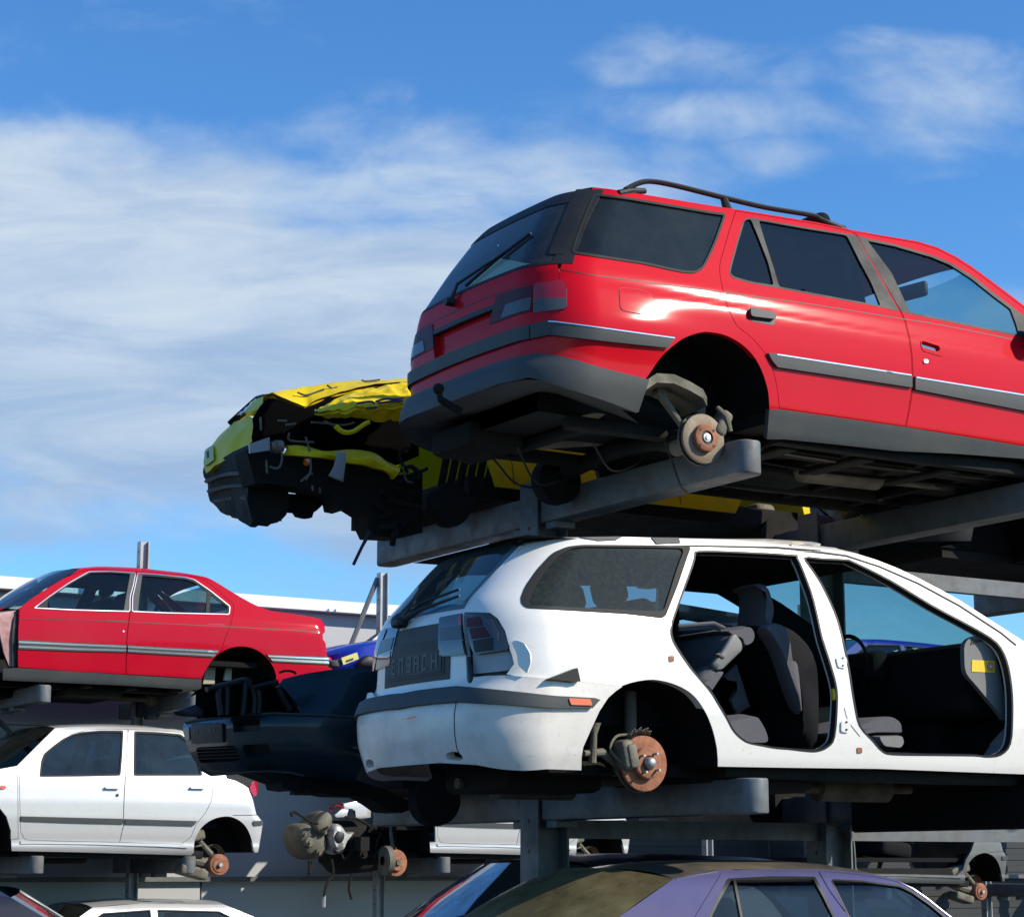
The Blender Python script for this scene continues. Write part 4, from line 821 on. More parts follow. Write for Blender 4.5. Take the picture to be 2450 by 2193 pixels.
# ================================================================ RED SALOON (back rack, upper level), nose to the left
YB = 19.15
car = Car('red_saloon_car', 'dark red saloon car with chrome edged windows on the back rack', 'car', YB, 1.66,
    g=[(3.15, .12), (3.24, .05), (3.34, .02), (3.6, 0), (3.70, .0), (3.78, .006), (3.86, .012), (3.87, .02), (3.94, .035), (4.34, .20), (4.385, .225), (4.40, .28), (4.43, .45)],
    x0=[(3.1, 5.25), (3.6, 5.2), (3.8, 5.3), (4.0, 5.4), (4.4, 5.4)], x1=[(3.1, 9.84), (3.5, 9.88), (3.58, 9.84), (3.62, 9.79), (3.80, 9.78), (3.84, 9.75), (3.9, 9.76), (3.99, 9.72), (4.4, 9.7)], r0=.3, r1=.16, bow0=.1, bow1=.1, bs=.03, base=3.2)
saloon = car; yc = car.Yc
rf = spl(Ff(432, 250, 460, 246, 560, 242, 740, 248, 850, 258, 950, 270, 1040, 281, 1120, 296, 1180, 328), 2)+Ff(1300, 402, 1370, 440, 1420, 462, 1470, 477, 1600, 495, 1700, 512, 1736, 521)
archB = spl(Ff(1486, 870, 1494, 845, 1484, 795, 1452, 740, 1402, 695, 1340, 671, 1270, 671, 1205, 693, 1152, 738, 1112, 800, 1092, 842), 4)
dF = Ff(112, 455, 180, 404, 262, 350, 350, 297, 440, 264, 500, 256, 560, 253, 735, 260, 722, 340, 705, 400, 702, 480, 690, 560, 682, 640, 680, 760, 679, 818, 400, 802, 98, 780, 97, 700, 100, 560)
dR = Ff(741, 260, 850, 269, 1000, 284, 1060, 296, 1110, 314, 1170, 360, 1230, 415, 1262, 445, 1258, 500, 1243, 560, 1216, 622, 1196, 690, 1150, 736, 1110, 798, 1090, 842, 900, 830, 684, 818, 685, 760, 687, 640, 695, 560, 707, 480, 711, 400, 727, 340)
side = rf+Ff(1754, 556, 1757, 590, 1744, 602, 1746, 630, 1760, 650, 1768, 722, 1792, 730, 1796, 790, 1780, 850, 1486, 870)+archB[1:]+Ff(684, 820, 98, 782, 97, 700, 100, 560, 104, 460)
car.panel('body', side, SEDANRED, holes=[offs(dF, .9), offs(dR, .9)], thick=.03, far='join', step=8)
aw = rnd(Ff(180, 463, 262, 400, 370, 325, 480, 263, 600, 262, 735, 271, 722, 340, 705, 400, 703, 482, 400, 474), 5)
gw = rnd(Ff(252, 468, 258, 412, 340, 355, 420, 305, 492, 270, 600, 269, 704, 276, 690, 350, 668, 476, 400, 471), 5)
d = car.panel('door', dF, SEDANRED, holes=[aw], thick=.03, far=True, step=8, label='red front door beside the stripped front wing'); df = car.lastfar
car.panel('window', gw, TINTL, off=-.01, thick=0, step=12, parent=d, far=df)
car.panel('window_frame', aw, RUBBER, off=.001, holes=[offs(gw, -.8)], step=8, parent=d, far=df)
car.panel('chrome_edge', aw, CHROME, off=.006, thick=.008, holes=[offs(aw, -2.0)], step=8, parent=d)
car.panel('pillar_trim', Ff(705, 274, 735, 273, 722, 340, 706, 400, 703, 480, 668, 476, 690, 350), GREYP, off=.004, step=8, parent=d)
def seddoor(d, mol, handle, lock):
    car.panel('side_moulding', mol, GREYP, off=.010, thick=.012, step=8, parent=d)
    q = [(a, b) for a, b in mol]
    m0 = np.array(mol); n_ = len(m0)//2; up = m0[:n_]; lo = m0[n_:][::-1]
    for f0, f1 in ((.12, .34), (.62, .84)): car.panel('bright_line', [tuple(p) for p in up*(1-f0)+lo*f0]+[tuple(p) for p in (up*(1-f1)+lo*f1)[::-1]], CHROME, off=.013, thick=.004, step=8, parent=d)
    car.panel('handle_slot', handle, BLACK, off=.001, thick=0, step=8, parent=d)
    if lock: car.panel('door_lock', [(lock[0]+2.6*math.cos(a), lock[1]+2.6*math.sin(a)) for a in np.arange(10)*.628], CHROME, off=.006, thick=.006, parent=d)
seddoor(d, Ff(99, 633, 400, 648, 680, 661, 680, 700, 400, 694, 99, 682), Ff(578, 527, 680, 531, 678, 535, 578, 531), Ff(667, 587)[0])
aw = rnd(Ff(742, 272, 850, 279, 1000, 294, 1050, 306, 1140, 368, 1245, 452, 1240, 498, 900, 490, 712, 482, 714, 400, 728, 340), 5)
gw = rnd(Ff(768, 284, 850, 290, 1000, 304, 1045, 317, 1122, 370, 1114, 490, 745, 480, 752, 400), 4); g2 = rnd(Ff(1137, 384, 1232, 455, 1226, 492, 1130, 490), 3)
d = car.panel('door', dR, SEDANRED, holes=[aw], thick=.03, far=True, step=8, label='red rear door in front of the empty wheel arch'); df = car.lastfar
for w_ in (gw, g2): car.panel('window', w_, TINTL, off=-.01, thick=0, step=12, parent=d, far=df)
car.panel('window_frame', aw, RUBBER, off=.001, holes=[offs(gw, -.8), offs(g2, -.8)], step=8, parent=d, far=df)
car.panel('chrome_edge', aw, CHROME, off=.006, thick=.008, holes=[offs(aw, -2.0)], step=8, parent=d)
car.panel('pillar_trim', Ff(741, 276, 768, 282, 752, 400, 745, 480, 712, 480, 714, 400, 728, 340), GREYP, off=.004, step=8, parent=d)
seddoor(d, Ff(689, 662, 900, 674, 1182, 688, 1152, 727, 900, 713, 688, 701), Ff(1122, 545, 1215, 549, 1213, 553, 1124, 549), None)
m_ = Ff(1440, 711, 1600, 719, 1770, 726, 1792, 768, 1600, 758, 1474, 752); car.panel('side_moulding', m_, GREYP, off=.010, thick=.012, step=8)
m0 = np.array(m_); up, lo = m0[:3], m0[3:][::-1]
for f0, f1 in ((.12, .34), (.55, .84)): car.panel('bright_line', [tuple(p) for p in up*(1-f0)+lo*f0]+[tuple(p) for p in (up*(1-f1)+lo*f1)[::-1]], CHROME, off=.013, thick=.004, step=8)
car.panel('crease_line', strip(Ff(104, 515, 400, 524, 690, 536, 960, 549, 1240, 562, 1500, 577, 1750, 592), 1.3), BLACK, off=.001, thick=0, step=8)
car.panel('sill_trim', Ff(98, 784, 684, 822, 1090, 846, 1086, 905, 700, 880, 300, 862, 15, 850, 15, 790), GREYP, off=.004, thick=.02, step=8, far=True)
car.panel('inner_wing', Ff(-60, 470, 98, 462, 97, 700, 96, 782, 60, 780, 30, 700, 10, 600, -60, 560), PRIMER, off=-.05, thick=.03, step=8, label='pale stripped inner wing showing old primer')
car.panel('shut_face', Ff(80, 520, 104, 458, 97, 700, 96, 782, 70, 780, 68, 620), BLACK, off=-.03, thick=.02, step=8)
car.cross('roof', np.array(car.near(rf[:17])), SEDANRED, crown=.04, pw=3); car.cross('headlining', car.near(rf[1:14]), HEADL, crown=.03, inset=.05, down=.045)
car.cross('rear_window', car.near(rf[16:19]), TINTD, crown=.03, bulge=.05); car.cross('boot_lid', car.near(rf[19:]), SEDANRED, crown=.02, bulge=.04)
car.cross('tail_panel', car.near(Ff(1736, 521, 1754, 556, 1757, 590, 1744, 602, 1746, 630, 1760, 650, 1768, 722, 1792, 730, 1796, 790, 1780, 850)), SEDANRED, crown=0, bulge=.06)
car.cross('windscreen', car.near(Ff(436, 250, 350, 294, 250, 355, 180, 402, 112, 452)), TINTD, crown=.02, bulge=-.14)
car.cross('scuttle', car.near(Ff(112, 452, 0, 466, -120, 480)), DARKP, crown=.02, bulge=-.1)
arch_liner(car, archB, .35, LINER, car.root)
b = MB()
for (x0_, y0_, x1_, y1_) in ((1120, 745, 1165, 870), (1232, 745, 1255, 850)):
    P = [onY(p, YB+.28) for p in Ff(x0_, y0_, x1_, y0_+25, x1_-5, y1_, x0_-22, y1_)]; b.add(P+[p+np.array((0, .03, 0)) for p in P], [(3, 2, 1, 0), (4, 5, 6, 7), (0, 1, 5, 4), (1, 2, 6, 5), (2, 3, 7, 6), (3, 0, 4, 7)])
b.build('arch_lining', PALEM, car.root, smooth=False)
underbody(car, 5.9, 9.4, 3.2, 3.42, .08, gaps=[(8.2, 9.05)])
b = MB(); b.box((7.4, yc, 3.5), (3., 1.4, .05)); b.box((6.35, yc, 3.72), (.25, 1.4, .4), bev=.06); b.box((8.9, yc, 3.75), (.9, 1.2, .3)); b.build('cabin_floor', INTER, car.root)
for yy in (-.36, .36): seat(car.root, 7.28, yc+yy, 3.47, face=-1, mat=INTER, h=.52)
b = MB(); b.rbox((8.42, yc, 3.72), (.16, 1.25, .52), .06, 0, rotY(.3)); b.build('rear_seat', INTER, car.root, auto=60)
b = MB(); b.lathe((6.75, yc-.36, 3.92), [(.16, -.012), (.172, 0), (.16, .012), (.148, 0), (.16, -.012)], 28, 'x'); b.tube([(6.75, yc-.36, 3.92), (6.5, yc-.36, 3.84)], .03); b.build('steering_wheel', INTER, car.root)
b = MB(); b.rbox((6.72, yc+.02, 4.16), (.04, .22, .08), .02); b.build('rear_view_mirror', DARKP, car.root)
# ================================================================ SILVER HATCHBACK (back rack, lower level)
car = Car('silver_hatchback_car', 'silver hatchback with all doors and a rusty rear disc on the back rack', 'car', YB, 1.62,
    g=[(1.55, .12), (1.62, .05), (1.68, .02), (1.72, .03), (1.80, .015), (1.95, .0), (2.1, .0), (2.25, .02), (2.36, .04), (2.75, .19), (2.835, .23), (2.85, .28), (2.88, .45)],
    x0=[(1.5, 5.3), (1.9, 5.22), (2.2, 5.35), (2.9, 5.4)], x1=[(1.5, 9.08), (1.95, 9.12), (2.0, 9.08), (2.1, 9.05), (2.3, 9.02), (2.9, 8.85)], r0=.3, r1=.2, bow0=.1, bow1=.1, bs=.03, base=1.6)
hatch = car; yc = car.Yc
rf = spl(G(352, 137, 420, 131, 520, 126, 700, 124, 900, 131, 1050, 140, 1160, 152, 1260, 185, 1330, 240, 1390, 310), 2)
archS = spl(G(1628, 932, 1602, 822, 1562, 752, 1502, 711, 1440, 701, 1362, 720, 1292, 770, 1248, 850, 1240, 932), 4)
dF = G(122, 374, 200, 312, 280, 258, 380, 200, 480, 168, 560, 150, 700, 143, 818, 146, 808, 300, 800, 450, 793, 560, 789, 660, 788, 760, 764, 864, 400, 857, 200, 852, 160, 848, 135, 800, 128, 600)
dR = G(823, 146, 980, 150, 1150, 165, 1220, 200, 1290, 290, 1345, 430, 1358, 510, 1354, 600, 1312, 680, 1254, 750, 1222, 830, 1160, 878, 768, 865, 793, 760, 794, 660, 798, 560, 805, 450, 813, 300)
seam = 113
side = rf+G(1440, 420, 1450, 458, 1510, 474, 1560, 500, 1592, 522, 1620, 600, 1641, 690, 1652, 700, 1682, 740, 1674, 800, 1652, 930, 1628, 932)+archS[1:]+G(1222, 950, 1000, 944, 500, 930, 75, 922, 72, 850, 118, 846, 116, 600, seam, 374)
car.panel('body', side, SILVER, holes=[offs(dF, 1.1), offs(dR, 1.1)], thick=.03, far='join', step=8)
fend = G(111, 378, 113, 600, 115, 842, 70, 848, 70, 792, 42, 702, 0, 648, -60, 612, -140, 640, -190, 720, -200, 900, -330, 880, -350, 640, -300, 470, -100, 420, 0, 398)
car.panel('front_wing', fend, SILVER, thick=.03, far=True, step=9)
car.panel('indicator', rnd(G(0, 505, 34, 507, 38, 518, 30, 527, 0, 528), 4), AMBER, off=.01, thick=.012, step=8)
def hdoor(poly, win, fr, mol, han, lab, lock=None):
    d = car.panel('door', poly, SILVER, holes=[fr], thick=.03, far=True, step=8, label=lab); df = car.lastfar
    for w_ in win: car.panel('window', w_, MIRG, off=-.01, thick=0, step=12, parent=d, far=df)
    car.panel('window_frame', fr, RUBBER, off=.001, holes=[offs(w_, -.8) for w_ in win], step=8, parent=d, far=df)
    car.panel('side_moulding', mol, GREYP, off=.014, thick=.016, step=8, parent=d)
    (x, y) = han
    car.panel('door_handle', rnd(G(x, y-8, x+10, y-8, x+14, y, x+76, y+2, x+80, y-6, x+92, y-4, x+90, y+8, x, y+6), 2), SILVER, off=.03, thick=.028, step=8, parent=d)
    car.panel('handle_shadow_gap', G(x+14, y+2, x+76, y+4, x+76, y+8, x+14, y+6), BLACK, off=.001, thick=0, step=8, parent=d)
    if lock: car.panel('door_lock', [(lock[0]+3.5*math.cos(a), lock[1]+3.8*math.sin(a)) for a in np.arange(10)*.628], DARKP, off=.006, thick=.006, parent=d)
hdoor(dF, [rnd(G(262, 440, 270, 370, 288, 308, 340, 262, 402, 216, 460, 184, 520, 170, 640, 160, 782, 162, 776, 300, 764, 432, 500, 438), 5)], rnd(G(252, 448, 262, 350, 280, 300, 340, 250, 400, 206, 460, 176, 520, 161, 640, 151, 790, 152, 784, 300, 772, 441, 500, 446), 5), G(132, 700, 460, 708, 786, 716, 786, 748, 460, 740, 134, 728), (668, 520), 'silver front door with a lock below its handle', G(750, 566)[0])
hdoor(dR, [rnd(G(868, 166, 1000, 172, 1150, 184, 1200, 220, 1250, 300, 1286, 432, 864, 432), 5)], rnd(G(858, 156, 1000, 161, 1155, 174, 1208, 212, 1260, 296, 1298, 442, 854, 442), 5), G(800, 717, 1040, 724, 1258, 730, 1236, 760, 1040, 755, 800, 749), (1214, 520), 'silver rear door half behind the dark green front bumper')
car.panel('bumper_strip', rnd(G(1615, 730, 1680, 728, 1680, 756, 1622, 760), 4), GREYP, off=.012, thick=.014, step=8)
car.panel('bumper_gap', strip(G(1490, 694, 1560, 694, 1642, 691), 1.6), BLACK, off=.001, thick=0, step=8)
car.panel('sill_bead', strip(G(130, 868, 200, 866, 600, 872, 1000, 884, 1200, 892), 7), SILVER, off=.012, thick=.014, step=8)
car.panel('tail_lamp', rnd(G(1592, 512, 1632, 470, 1642, 500, 1640, 560, 1622, 578, 1602, 545), 4), REDLENS, off=.012, thick=.03, step=8, far=True)
hatchparts = []
hatchparts.append(car.cross('roof', car.near(rf), SILVER, crown=.04, pw=3)); car.cross('headlining', car.near(rf[1:12]), HEADL, crown=.03, inset=.05, down=.045)
P = car.near(G(1390, 310, 1420, 360, 1440, 425, 1450, 458)); car.cross('rear_window', P, TINTD, crown=.02, bulge=.08)
P = car.near(G(1450, 458, 1592, 522, 1620, 600, 1641, 690, 1652, 700, 1682, 740, 1674, 800, 1652, 930)); car.cross('tailgate', P, SILVER, crown=.0, bulge=.1)
b = MB(); P = [onY(p, YB+.35) for p in G(1445, 440, 1560, 420, 1632, 425, 1630, 470, 1590, 520, 1540, 495, 1480, 468)]; b.add(P+[p+np.array((0, .9, 0)) for p in P], [list(range(7))[::-1], list(range(7, 14))]+[(i, (i+1) % 7, 7+(i+1) % 7, 7+i) for i in range(7)]); b.build('loose_parcel_shelf', BLACK, car.root, smooth=False)
car.cross('windscreen', car.near(G(352, 137, 250, 200, 122, 290, 40, 345, -60, 395)), TINTD, crown=.02, bulge=-.16)
bon = car.cross('bonnet', car.near(G(-60, 395, -200, 440, -300, 470, -350, 640)), SILVER, crown=.03, bulge=-.1)
arch_liner(car, archS, .35, LINER, car.root)
arch_liner(car, spl(G(70, 920, 70, 792, 42, 702, 0, 648, -60, 612, -140, 640, -190, 720, -200, 900), 3), .35, LINER, car.root)
hub = onY((440+855/10.165, 2000+690/10.165), YB+.06)
def drum(root, hub, r=.105):
    b = MB(); b.lathe(hub, [(0, -.05), (.02, -.05), (.024, -.02), (.07, -.02), (.075, -.012), (r-.008, -.01), (r, 0), (r, .10), (r-.03, .12), (0, .12)], 36, 'y', ms=[1, 1, 0, 0, 0, 0, 0, 2, 2])
    return b.build('brake_drum', [RUST, ALU, STEELD], root, auto=35)
drum(car.root, hub)
b = MB(); hx, hy, hz = hub
b.lathe((hx-.02, hy+.06, hz+.10), [(.10, 0), (.10, .06), (.07, .08)], 24, 'y')
b.tube([(hx-.02, hy+.1, hz), (hx-.22, hy+.1, hz+.04), (hx-.42, hy+.15, hz+.12)], [.06, .055, .05], 10); b.tube([(hx-.05, hy+.08, hz+.1), (hx-.25, hy+.1, hz+.30)], .03, 8)
b.rbox((hx-.30, hy+.12, hz+.26), (.32, .22, .10), .03, 0, rotY(-.25)); b.rbox((hx-.25, hy+.1, hz-.07), (.3, .2, .10), .03, 0, rotY(.25))
P = [np.array((hx-.25+.01*math.cos(a*6), hy+.06, hz+.12+.01*a)) for a in range(3)]
b.tube([(hx-.2+.05*math.cos(t), hy+.1+.05*math.sin(t), hz+.05+.012*t) for t in np.arange(0, 20, .5)], .009, 6)
b.build('suspension_arm', STEELD, car.root)
underbody(car, 5.6, 8.8, 1.60, 1.80, .08, gaps=[(5.7, 6.4), (8.1, 8.86)], exhaust=False)
b = MB(); b.box((7.2, yc, 1.9), (2.6, 1.35, .05)); b.build('cabin_floor', INTER, car.root)
for yy in (-.36, .36): seat(car.root, 7.3, yc+yy, 1.86, face=-1, mat=INTER, h=.5)
# copies of the hatchback: a stripped wreck further right and a shaded shell beyond
def copy_car(src, name, dx, dz, skip, label, group=None, remat=None):
    r = src.copy(); r.name = name; r.location = (src.location.x+dx, src.location.y, src.location.z+dz); COL.objects.link(r); r['label'] = label
    for ch in src.children:
        if ch.name.split('.')[0] in skip: continue
        c = ch.copy(); c.parent = r; COL.objects.link(c)
        if remat:
            c.data = ch.data.copy()
            for i, m in enumerate(c.data.materials):
                if m == SILVER: c.data.materials[i] = remat
        for g_ in ch.children:
            if g_.name.split('.')[0] in skip: continue
            e = g_.copy(); e.parent = c; COL.objects.link(e)
            if remat:
                e.data = g_.data.copy()
                for i, m in enumerate(e.data.materials):
                    if m == SILVER: e.data.materials[i] = remat
    return r
wreck = copy_car(hatch.root, 'stripped_silver_car', 4.48, 0., ('front_wing', 'bonnet', 'indicator', 'loose_parcel_shelf', 'chrome_edge'), 'silver wreck with its engine bay torn open above an orange rusty disc')
for c in wreck.children:
    if 'label' in c: del c['label']
shell = copy_car(hatch.root, 'silver_car_shell', 10.2, -.32, ('front_wing', 'bonnet', 'indicator', 'loose_parcel_shelf', 'window', 'window_frame', 'door', 'rear_window'), 'doorless silver car shell in deep shade at the far right of the back rack', remat=pmat('shade_dark_silver_paint', (.13, .13, .125), .45, coat=.4, var=.2, dirt=(.06, .055, .045), dirtamt=.6))  # darkened copy of the silver paint, deep shade put into its colour
# engine bay of the stripped wreck
hub = onY(K(665, 652)[0], YB+.05); hx, hy, hz = hub
brake(wreck, hub, .135, .085, RUST, RUST, th=.024, tilt=.1, cap=False, studs=4)
b = MB(); b.lathe((hx, hy-.03, hz), [(.03, -.01), (.026, -.03), (0, -.03)], 16, 'y'); b.tube([(hx, hy+.02, hz+.05), (hx-.02, hy+.05, hz+.2), (hx-.02, hy+.1, hz+.42)], [.03, .028, .022], 10); b.lathe((hx-.1, hy+.06, hz+.02), [(.05, -.03), (.15, -.02), (.155, .04), (.05, .06)], 24, 'x'); b.build('suspension_strut', STEELD, wreck)
chunk('gearbox', spl(K(85, 445, 130, 415, 170, 420, 240, 345, 285, 360, 290, 430, 250, 480, 270, 560, 240, 620, 160, 632, 110, 590, 85, 520), 3, True), YB+.30, .4, STEELD, wreck)
for (x, y, r_) in ((150, 530, .05), (205, 590, .035), (240, 470, .03), (120, 480, .028), (420, 520, .07), (470, 600, .055), (540, 450, .05)):
    c_ = onY(K(x, y)[0], YB+.26); b = MB(); b.lathe(c_, [(0, -.03), (r_*.35, -.03), (r_*.4, -.01), (r_*.8, -.012), (r_, .0), (r_, .05), (0, .06)], 20, 'y'); b.build('pulley', STEELD if x < 300 else UNDER, wreck, auto=35)
chunk('engine_casting', spl(K(275, 480, 300, 420, 350, 428, 380, 470, 430, 470, 385, 530, 360, 590, 320, 600, 290, 560), 3, True), YB+.22, .3, ALU, wreck)
chunk('casting_hollow', spl(K(300, 500, 325, 462, 360, 480, 350, 525, 320, 535), 3, True), YB+.205, .05, BLACK, wreck)
chunk('casting_hollow', spl(K(300, 575, 345, 570, 330, 598, 312, 600), 3, True), YB+.205, .05, BLACK, wreck)
chunk('alternator', spl(K(185, 430, 250, 350, 290, 380, 275, 450, 215, 480), 3, True), YB+.24, .12, STEELD, wreck)
chunk('engine_block', K(300, 400, 420, 395, 560, 430, 600, 520, 590, 700, 470, 715, 380, 720, 320, 650, 380, 560), YB+.45, .5, UNDER, wreck)
chunk('inner_wing', K(350, 300, 520, 270, 515, 385, 430, 395, 425, 350, 395, 330, 345, 330, 335, 320), YB+.35, .03, SILVER, wreck)
chunk('wing_edge', K(300, 370, 340, 335, 385, 335, 372, 380, 310, 384), YB+.30, .03, SILVER, wreck)
for q in (K(40, 350, 45, 375, 60, 350, 150, 405, 200, 420), K(150, 640, 148, 720, 165, 640), K(280, 630, 290, 720, 255, 770, 235, 850), K(400, 720, 385, 800, 400, 870), K(270, 330, 310, 300, 350, 310), K(200, 470, 260, 440), K(340, 600, 360, 630, 400, 590), K(360, 380, 440, 395, 510, 440, 500, 470), K(570, 480, 545, 560, 560, 680), K(560, 470, 600, 520, 590, 600)):
    tubes('engine_hose', UNDER, wreck, [[onY(p, YB+.22+.02*random.random()) for p in q]], .014)
b = MB(); b.tube([onY(p, YB+.24) for p in K(235, 845, 233, 915)], .02, 6); b.build('plug_tag', PLATE, wreck)
b = MB(); b.tube(spl([onY(p, YB+.3) for p in K(270, 345, 300, 312, 340, 318, 355, 322)], 4), .012, 6); b.build('red_wire', REDLENS, wreck)
# ================================================================ simple complete cars partly in view
def plain_car(name, label, x0, L, face, Yn, zb, W, mat, gl, H=1.42, parts=('wheel',), windows=True, hood=True, group=None, roofmat=None, skip=(), wsm=None, k=1.):
    """x0 = lowest X of the car; face -1 looks left. Outline in car metres measured from the nose."""
    def X(u): return x0+u*L/4.2 if face < 0 else x0+L-u*L/4.2
    def Zz(v): return zb+v*H/1.42
    e0, e1 = ((.45, .0), (.55, .0)) if face < 0 else ((.0, .45), (.0, .55))
    nose = [(zb+.2, X(.06)), (zb+.5*k, X(0)), (zb+.68, X(.04)), (zb+1.5, X(.3))]; tail = [(zb+.2, X(4.12)), (zb+.5, X(4.2)), (zb+.9, X(4.14)), (Zz(1.0), X(4.08)), (Zz(1.38), X(3.85)), (Zz(1.5), X(3.8))]
    c = Car(name, label, 'car', Yn, W, g=[(zb+.15, .1), (zb+.25, .04), (zb+.5, 0), (zb+.8, .01), (Zz(.95), .04), (Zz(1.36), .19), (Zz(1.40), .22), (Zz(1.43), .30), (Zz(1.46), .45)], x0=nose if face < 0 else tail, x1=tail if face < 0 else nose, r0=.3, r1=.3, bow0=.12, bow1=.12, bs=.04, base=zb, group=group)
    def w(*q): return c.wp(*[v for i in range(0, len(q), 2) for v in (X(q[i]), Zz(q[i+1]))])
    if face > 0:
        w0 = w
        def w(*q): return w0(*q)[::-1]
    def arch(u): return [v for a in np.linspace(0, math.pi, 12) for v in (u+.34*math.cos(a)*1., .28+.36*math.sin(a))]
    top = [.05, .68, .5, .82, 1.05, .93, 1.4, 1.17, 1.75, 1.375, 2.3, 1.41, 3.2, 1.39, 3.75, 1.18, 4.02, .97, 4.12, .90, 4.17, .52, 4.1, .28]
    body = w(*(top+arch(3.35)+arch(.8)+[.08, .28, .0, .45]))
    f = rnd(w(1.30, .96, 1.55, 1.15, 1.85, 1.32, 2.36, 1.345, 2.36, .95), 2); r_ = rnd(w(2.44, .95, 2.44, 1.345, 3.12, 1.325, 3.5, 1.16, 3.62, .99), 2)
    st = 12
    c.panel('body', body, mat, holes=[f, r_] if windows else [], thick=.03, far='join', step=st)
    if windows:
        for q in (f, r_):
            c.panel('window_frame', offs(q, 1.), RUBBER, off=.003, holes=[offs(q, -2)], thick=.006, far=True, step=st)
            c.panel('window', q, gl, off=-.008, thick=0, far=True, step=st)
    def wn(*q): return c.near(c.wp(*[v for i in range(0, len(q), 2) for v in (X(q[i]), Zz(q[i+1]))]))
    s_ = face
    if 'roof' not in skip: c.cross('roof', wn(1.75, 1.375, 2.0, 1.397, 2.3, 1.41, 2.7, 1.405, 3.2, 1.39), roofmat or mat, crown=.04, pw=3)
    if 'windscreen' not in skip: c.cross('windscreen', wn(1.05, .93, 1.4, 1.17, 1.75, 1.375), wsm or gl, crown=.02, bulge=.15*s_)
    if hood: c.cross('bonnet', wn(.05, .68, .5, .82, 1.05, .93), mat, crown=.04, bulge=.12*s_); c.cross('front_bumper', wn(.08, .28, 0, .45, .05, .68), mat, crown=0, bulge=.12*s_)
    c.cross('rear_window', wn(3.2, 1.39, 3.75, 1.18, 4.02, .97), wsm or gl, crown=.02, bulge=-.08*s_); c.cross('tail_panel', wn(4.02, .97, 4.12, .90, 4.17, .52, 4.1, .28), mat, crown=0, bulge=-.1*s_)
    for u in (.8, 3.35):
        P = arch(u); arch_liner(c, c.wp(*[v for i in range(0, len(P), 2) for v in (X(P[i]), Zz(P[i+1]))]), .3, LINER, c.root)
        if 'wheel' in parts:
            for far in (0, 1):
                b = MB(); y = Yn+.02 if not far else 2*c.Yc-Yn-.02; sg = 1 if not far else -1
                b.lathe((X(u), y, zb+.30), [(.19, .01*sg), (.20, 0), (.28, .0), (.30, .03*sg), (.30, .17*sg), (.27, .19*sg)], 32, 'y'); o = b.build('wheel', RUBBER, c.root, auto=40)
                b = MB(); b.lathe((X(u), y, zb+.30), [(0, .02*sg), (.05, .015*sg), (.06, .03*sg), (.17, .02*sg), (.192, .006*sg), (.192, .02*sg)], 32, 'y'); b.build('rim', ALU, o, auto=40)
    b = MB(); b.box(((X(.5)+X(3.9))/2, c.Yc, zb+.3), (abs(X(3.9)-X(.5)), W-.75, .2)); b.box(((X(1.2)+X(2.95))/2, c.Yc, zb+.27), (abs(X(2.95)-X(1.2)), W-.2, .12)); b.build('underbody', UNDER, c.root, smooth=False)
    if windows:
        for yy in (-.36, .36): seat(c.root, X(2.3), c.Yc+yy, zb+.38, face=face, mat=INTER, h=.5)
        b = MB(); b.rbox((X(3.15), c.Yc, zb+.62), (.16, W-.4, .5), .06, 0, rotY(-.3*face)); b.build('rear_seat', INTER, c.root, auto=60)
    return c
BLUEC = plain_car('blue_car', 'bright blue wreck with a yellow plate between the red saloon and the white estate', 9.72, 4.1, -1, 19.25, 3.02, 1.6, BLUE, TINTL, H=1.32, parts=())
b = MB(); pl = [onY(p, 19.12) for p in Ff(1845, 730, 1930, 700, 1940, 735, 1856, 768)]; b.add(pl+[p+np.array((0, .015, 0)) for p in pl], [(3, 2, 1, 0), (4, 5, 6, 7), (0, 1, 5, 4), (1, 2, 6, 5), (2, 3, 7, 6), (3, 0, 4, 7)])
o = b.build('number_plate', PLATEY, BLUEC.root, smooth=False)
b = MB()
for k, x in enumerate((1872, 1886, 1900)):
    q = [onY(p, 19.112) for p in Ff(x, 742-5*k, x+9, 739-5*k, x+11, 750-5*k, x+2, 753-5*k)]; b.add(q, [(3, 2, 1, 0)])
b.build('plate_letters', BLACK, o, smooth=False)
chunk('bent_grille', Ff(1780, 745, 1850, 735, 1870, 765, 1830, 780, 1790, 775), 19.15, .08, GREYP, BLUEC.root); chunk('headlamp_hole', spl(Ff(1950, 745, 1990, 715, 2030, 730, 2035, 775, 1950, 775), 2, True), 19.13, .1, BLACK, BLUEC.root)
plain_car('blue_car', 'blue car on the back rack seen through the white estate windscreen', 15.3, 4.3, -1, 19.25, 2.90, 1.6, BLUE, TINTL, H=1.38, parts=())
plain_car('green_hatchback_car', 'ground level car with a bluish windscreen behind the violet saloon', 5.0, 4.2, -1, 9.85, .08, 1.62, NAVY, TINTL, H=1.47, wsm=TEALG)
plain_car('silver_car', 'silver car on the ground under the silver hatchback at bottom left', 5.62, 4.0, -1, 19.2, -.26, 1.62, SILVER, TINTD, H=1.42)
plain_car('navy_car', 'dark blue car edge in the near bottom left corner', -.93, 4.2, 1, 4.35, .02, 1.6, NAVY, TINTD, H=1.46)
plain_car('black_car', 'dark car on the upper right end of the near rack, seen from below', 9.35, 4.0, -1, 9.95, 3.36, 1.6, DARKP, TINTD, H=1.34, parts=())
plain_car('grey_car', 'dark grey car in the shade behind the white estate bonnet', 12.4, 4.0, -1, 9.95, 1.75, 1.6, GREYP, TINTD, H=1.34, parts=())
